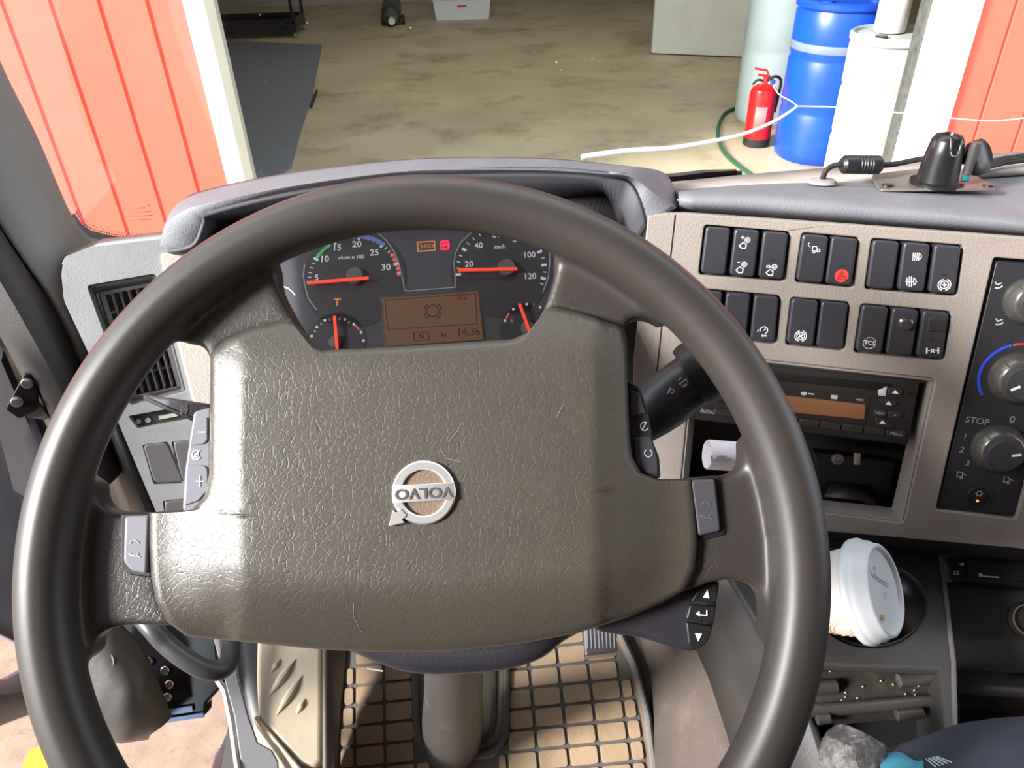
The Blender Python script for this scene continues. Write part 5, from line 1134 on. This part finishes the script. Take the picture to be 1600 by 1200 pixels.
# rock in the tray
b2 = bmesh.new(); bmesh.ops.create_icosphere(b2, subdivisions=5, radius=1)
rc = at(1340, 1188, .61)
rng = random.Random(3); planes = [(Vector((rng.uniform(-1, 1), rng.uniform(-1, 1), rng.uniform(-1, 1))).normalized(), rng.uniform(.62, .86)) for _ in range(16)]
for v in b2.verts:
    p = v.co.copy()
    for n_, d_ in planes:
        if p.dot(n_) > d_: p -= n_ * (p.dot(n_) - d_)
    p *= 1 + .04 * noise.noise(p * 4)
    p += p.normalized() * .03 * noise.noise(p * 14)
    v.co = rc + R * p.x * .029 + U * p.y * .029 + F * p.z * .026
m = MB(); m.add(b2); props(m.build('rock', mat('mottled_stone', (.055, .052, .052), .5, var=.5, vscale=60, dust=(.25, .235, .23), dustamt=.28, dscale=45, bump=1.5, bscale=160), sharp=25), 'rough grey stone lying in the console tray', 'rock')
# crumbs in the tray
m = MB()
for k in range(26): x, y = random.gauss(1400, 55), random.gauss(1080, 12); p = TZ.hit(x, y, .0015); m.tube([p, p + Vector((.0012, .0005, .0006))], .0007, 5)
props(m.build('crumbs', mat('gold_crumb', (.65, .5, .28), .4), kind='stuff'), 'tiny pale crumbs scattered on the tray step', 'crumbs')

# =================================================================== LEFT SIDE: door opening, open door
BODY = mat('dark_body_metal', (.022, .024, .034), .35, metal=.2, dust=(.05, .045, .04), dustamt=.2)
bs = thing('door_jamb', 'dark painted door jamb with bolted hinge at the left', 'door jamb', at(90, 800, .9))
m = loft([[at(-200, 330, .74), at(0, 510, .76), at(90, 680, .82), at(150, 840, .90), at(200, 960, .98)], [at(-220, 400, .72), at(0, 560, .745), at(60, 700, .80), at(120, 860, .88), at(160, 970, .97)], [at(-220, 500, .80), at(-20, 700, .83), at(20, 800, .90), at(80, 940, 1.0), at(110, 1000, 1.05)]], 40, sub=4); m.build('jamb_panel', BODY, bs, solid=.006)
HP = Plane((0, 620, .73), (60, 610, .74), (50, 690, .76))
m = MB(); m.pad(HP, rnd([(8, 640), (38, 585), (58, 595), (60, 640), (30, 655)], 4, 3), .006, .001, 0); hg = m.build('hinge_plate', mat('hinge_black', (.03, .03, .035), .3, metal=.5), bs)
for c in ((42, 600), (26, 629)):
    m = MB(); m.disc(HP, c, .0052, .006, .0025, 20, bev=.0008); m.disc(HP, c, .0036, .0085, .003, 6); m.build('bolt', STEEL, hg)
m = MB(); m.pad(HP, rnd([(52, 540), (72, 545), (104, 566), (100, 572), (70, 566)], 3, 2), .004, .001, 0); m.build('latch_slot', BK, bs)
m = MB(); m.pad(HP, rnd([(42, 652), (58, 626), (76, 650), (72, 657)], 2, 2), .004, .001, .0); m.build('hinge_tab', mat('pink_grey_tab', (.25, .21, .22), .4), bs)
dr = thing('cab_door', 'open cab door with grey inner trim at the far left', 'door', at(-60, 1000, .8))
m = loft([[at(-260, 500, .64), at(-100, 560, .66), at(-20, 640, .70), at(20, 760, .74), at(28, 860, .78)], [at(-260, 700, .66), at(-100, 740, .68), at(-30, 790, .72), at(15, 860, .76), at(45, 960, .80)], [at(-260, 1000, .68), at(-100, 1010, .70), at(-20, 985, .74), at(30, 1010, .78), at(70, 1030, .82)]], 30, sub=4); m.build('door_trim_upper', mat('door_trim_slate', (.19, .19, .215), .5, bump=.3, bscale=500), dr, solid=.012)
m = loft([[at(-260, 1050, .69), at(-60, 1060, .72), at(0, 1062, .76), at(40, 1040, .79), at(70, 1010, .82)], [at(-260, 1080, .66), at(-60, 1082, .69), at(10, 1085, .73), at(60, 1075, .77), at(80, 1050, .80)], [at(-260, 1130, .68), at(-60, 1128, .71), at(10, 1112, .75), at(70, 1100, .79), at(90, 1080, .82)], [at(-260, 1165, .72), at(-60, 1160, .75), at(10, 1130, .79), at(70, 1108, .83), at(100, 1095, .86)]], 30, sub=4); m.build('door_pocket', mat('door_pocket_grey', (.13, .12, .115), .55, bump=.3, bscale=300), dr, solid=.01)
sw_ = thing('step_well', 'brown-grey moulded step housing below the door opening', 'step housing', at(200, 1130, 1.05))
m = loft([[at(130, 960, .98), at(185, 975, 1.0), at(215, 1010, 1.01), at(262, 1120, 1.03)], [at(120, 1000, .98), at(170, 1030, .98), at(205, 1080, .98), at(250, 1130, 1.02)], [at(110, 1080, 1.0), at(150, 1110, .99), at(195, 1145, 1.0), at(235, 1138, 1.03)], [at(60, 1110, 1.05), at(120, 1140, 1.05), at(190, 1152, 1.06), at(232, 1146, 1.08)]], 24, sub=5); m.build('step_housing', mat('step_housing_brown', (.05, .045, .042), .45, dust=(.08, .07, .065), dustamt=.2, bump=.4, bscale=120), sw_, solid=.008)
m = MB(); m.tube([at(160, 990, .985), at(178, 1030, .975), at(180, 1070, .975), at(168, 1100, .98)], .002, 6); m.build('housing_crease', BK, sw_)
lt = thing('door_lock_mechanism', 'glossy black latch bracket with shiny bolts above the ground', 'bracket', at(290, 1110, 1.1))
LB = Plane((240, 1040, 1.06), (320, 1030, 1.06), (270, 1130, 1.06))
m = MB(); m.pad(LB, rnd([(150, 900), (330, 900), (345, 1075), (322, 1100), (322, 1118), (255, 1130), (215, 1040)], 5, 3), .02, .004, -.02); m.build('bracket_plate', mat('gloss_black', (.006, .006, .008), .15), lt, sharp=50)
for c in ((231, 1034), (264, 1070), (261, 1090), (257, 1048)):
    m = MB(); m.disc(LB, c, .006, 0, .004, 12, bev=.001); m.build('bolt', CHR, lt)
m = MB(); m.line(LB, [(222, 1040), (254, 1104)], .004, .001, .003); m.line(LB, [(262, 1112), (300, 1106)], .008, .001, .004); m.line(LB, [(262, 1124), (318, 1116)], .006, .001, .004); m.build('bracket_rib', mat('blue_steel', (.16, .20, .30), .25, metal=.7), lt)
# second wheel-arch part below
m = MB(); AP = Plane((350, 1100, 1.2), (340, 1200, 1.2), (380, 1200, 1.2)); m.pad(AP, [(362, 1130), (385, 1230), (320, 1240), (335, 1180)], .02, .003, -.02); props(m.build('step_bracket', mat('dark_maroon_metal', (.035, .015, .018), .3), sharp=50), 'dark maroon metal step bracket above the ground', 'bracket')
# floor/sill dark strip between bracket and footrest
m = loft([[at(330, 960, 1.12), at(345, 1060, 1.1), at(372, 1160, 1.08), at(385, 1300, 1.05)], [at(402, 960, 1.08), at(400, 1060, 1.06), at(420, 1160, 1.03), at(450, 1300, 1.0)]], 16); props(m.build('trim_5', BK, solid=.01), 'black sill strip beside the footrest', kind='structure')
m = MB(); m.grid([[at(375, 820, 1.05), at(500, 820, 1.05), at(700, 820, 1.1), at(1000, 800, 1.1)], [at(385, 1010, 1.10), at(500, 990, 1.15), at(700, 970, 1.22), at(960, 940, 1.26)]]); props(m.build('wall_bulkhead', CF, solid=.01), 'dark bulkhead below the dashboard', kind='structure')

m = MB(); m.wbox(-1.5, -.72, .68, .74, .98, 1.52); m.build('door_shell', mat('door_shell_dark', (.03, .032, .04), .3), dr, bevel=.015)
# =================================================================== CAB SHELL (behind and beside the camera)
LIN = mat('cab_lining_grey', (.30, .29, .28), .8)
m = MB(); m.wbox(-.78, 1.45, -1.1, .62, 2.62, 2.68); props(m.build('ceiling_cab', LIN), 'grey cab roof lining', kind='structure')
m = MB(); m.wbox(-.78, 1.45, -1.16, -1.1, .75, 2.68); props(m.build('wall_back', LIN), 'grey rear wall of the cab', kind='structure')
m = MB(); m.plate(Plane(o=Vector((1.42, 0, 1.6)), n=Vector((-1, 0, 0))), [(0, 0), (1, 0), (1, 1)], [], .01, 0) if False else m.wbox(1.42, 1.48, -1.1, .95, .75, 1.45); m.wbox(1.42, 1.48, -1.1, -.1, 1.45, 2.62); m.wbox(1.42, 1.48, -.1, .95, 2.35, 2.62); props(m.build('wall_passenger_side', LIN), 'passenger side wall of the cab', kind='structure')
m = MB(); m.wbox(-.78, -.72, -1.1, -.25, .75, 2.62); props(m.build('wall_driver_side', LIN), 'cab side wall behind the driver door', kind='structure')
m = MB(); m.wbox(-.40, 1.42, .86, .90, .98, 1.46); props(m.build('wall_firewall', CF), 'dark firewall behind the dashboard', kind='structure')
m = MB(); m.wbox(.45, 1.42, .28, .88, .72, .78); props(m.build('floor_passenger', CF), 'cab floor on the passenger side', kind='structure')
m = MB(); m.wbox(.25, 1.45, -1.1, .30, .72, .78); m.wbox(-.7, .25, -1.1, .25, .72, .78); props(m.build('floor_rear', CF), 'cab floor under the seat', kind='structure')

# =================================================================== DRIVER'S LEG
TR = mat('navy_work_trousers', (.020, .024, .040), .8, bump=.8, bscale=300, var=.12, vscale=25)
pt_ = at(1500, 1400, .52)
pr = thing('person', 'person in dark navy work trousers with a teal patch, knee at lower right', 'person', at(1560, 1500, .62))
bm_ = bmesh.new(); lay = bm_.verts.layers.skin.verify()
chain = [(at(2050, 1390, .50), .095), (at(1850, 1335, .52), .090), (at(1690, 1295, .54), .083), (at(1550, 1295, .56), .078), (at(1410, 1320, .58), .071), (at(1375, 1410, .64), .062), (at(1450, 1560, .74), .052), (at(1480, 1720, .86), .045)]
vv = []
for p, r_ in chain:
    v = bm_.verts.new(p); v[lay].radius = (r_, r_); v[lay].use_root = not vv
    if vv: bm_.edges.new((vv[-1], v))
    vv.append(v)
inv = wm(pr).inverted(); bmesh.ops.transform(bm_, matrix=inv, verts=bm_.verts[:])
me = bpy.data.meshes.new('trouser_leg'); bm_.to_mesh(me); bm_.free(); me.materials.append(TR)
o = bpy.data.objects.new('trouser_leg', me); COL.objects.link(o); o.parent = pr
o.modifiers.new('skin', 'SKIN').use_smooth_shade = True; md = o.modifiers.new('s', 'SUBSURF'); md.levels = 2; md.render_levels = 3
tx = bpy.data.textures.new('folds', 'CLOUDS'); tx.noise_scale = .07; md = o.modifiers.new('d', 'DISPLACE'); md.texture = tx; md.strength = .012; md.texture_coords = 'LOCAL'

# teal knee patch with stitching, draped over the leg
from mathutils.bvhtree import BVHTree
bpy.context.view_layer.update(); dg = bpy.context.evaluated_depsgraph_get(); ev_ = o.evaluated_get(dg); em_ = ev_.to_mesh()
Mo = o.matrix_world.copy() if o.matrix_world.translation.length > 1e-6 else wm(pr)
bv = BVHTree.FromPolygons([Mo @ v.co for v in em_.vertices], [tuple(p.vertices) for p in em_.polygons]); ev_.to_mesh_clear()
def drape(px, py, off=.001):
    d = rayd(px, py).normalized(); h = bv.ray_cast(CAM, d)
    return h[0] - d * off if h[0] is not None else None
P0 = drape(1430, 1195)
if P0 is not None:
    mm = MB(); nx = 14
    rows = []
    for j in range(8):
        row = []
        for i in range(nx):
            u = i / (nx - 1); y0_ = 1192 - 14 * math.sin(math.pi * min(1, u * 1.1 + .1)); x_ = 1378 + 66 * u; row.append(drape(x_, y0_ + (1290 - y0_) * j / 7, .0015))
        rows.append(row)
    for ra, rb in zip(rows, rows[1:]):
        for i in range(nx - 1):
            q = (ra[i], ra[i + 1], rb[i + 1], rb[i])
            if all(p is not None for p in q): mm.face(q)
    if mm.b.faces:
        bmesh.ops.remove_doubles(mm.b, verts=mm.b.verts[:], dist=1e-5)
        mm.build('knee_patch', mat('teal_patch', (.05, .26, .36), .7, bump=.5, bscale=300), pr, solid=-.002, label='teal knee patch')
    for k in range(5):
        a, b = drape(1447 + k * 4, 1186 - k, .0015), drape(1463 + k * 6, 1199 - k * 2, .0015)
        if a and b: mm = MB(); mm.tube([a, b], .0005, 6); mm.build('stitch', mat('pale_thread', (.45, .55, .6), .7), pr)
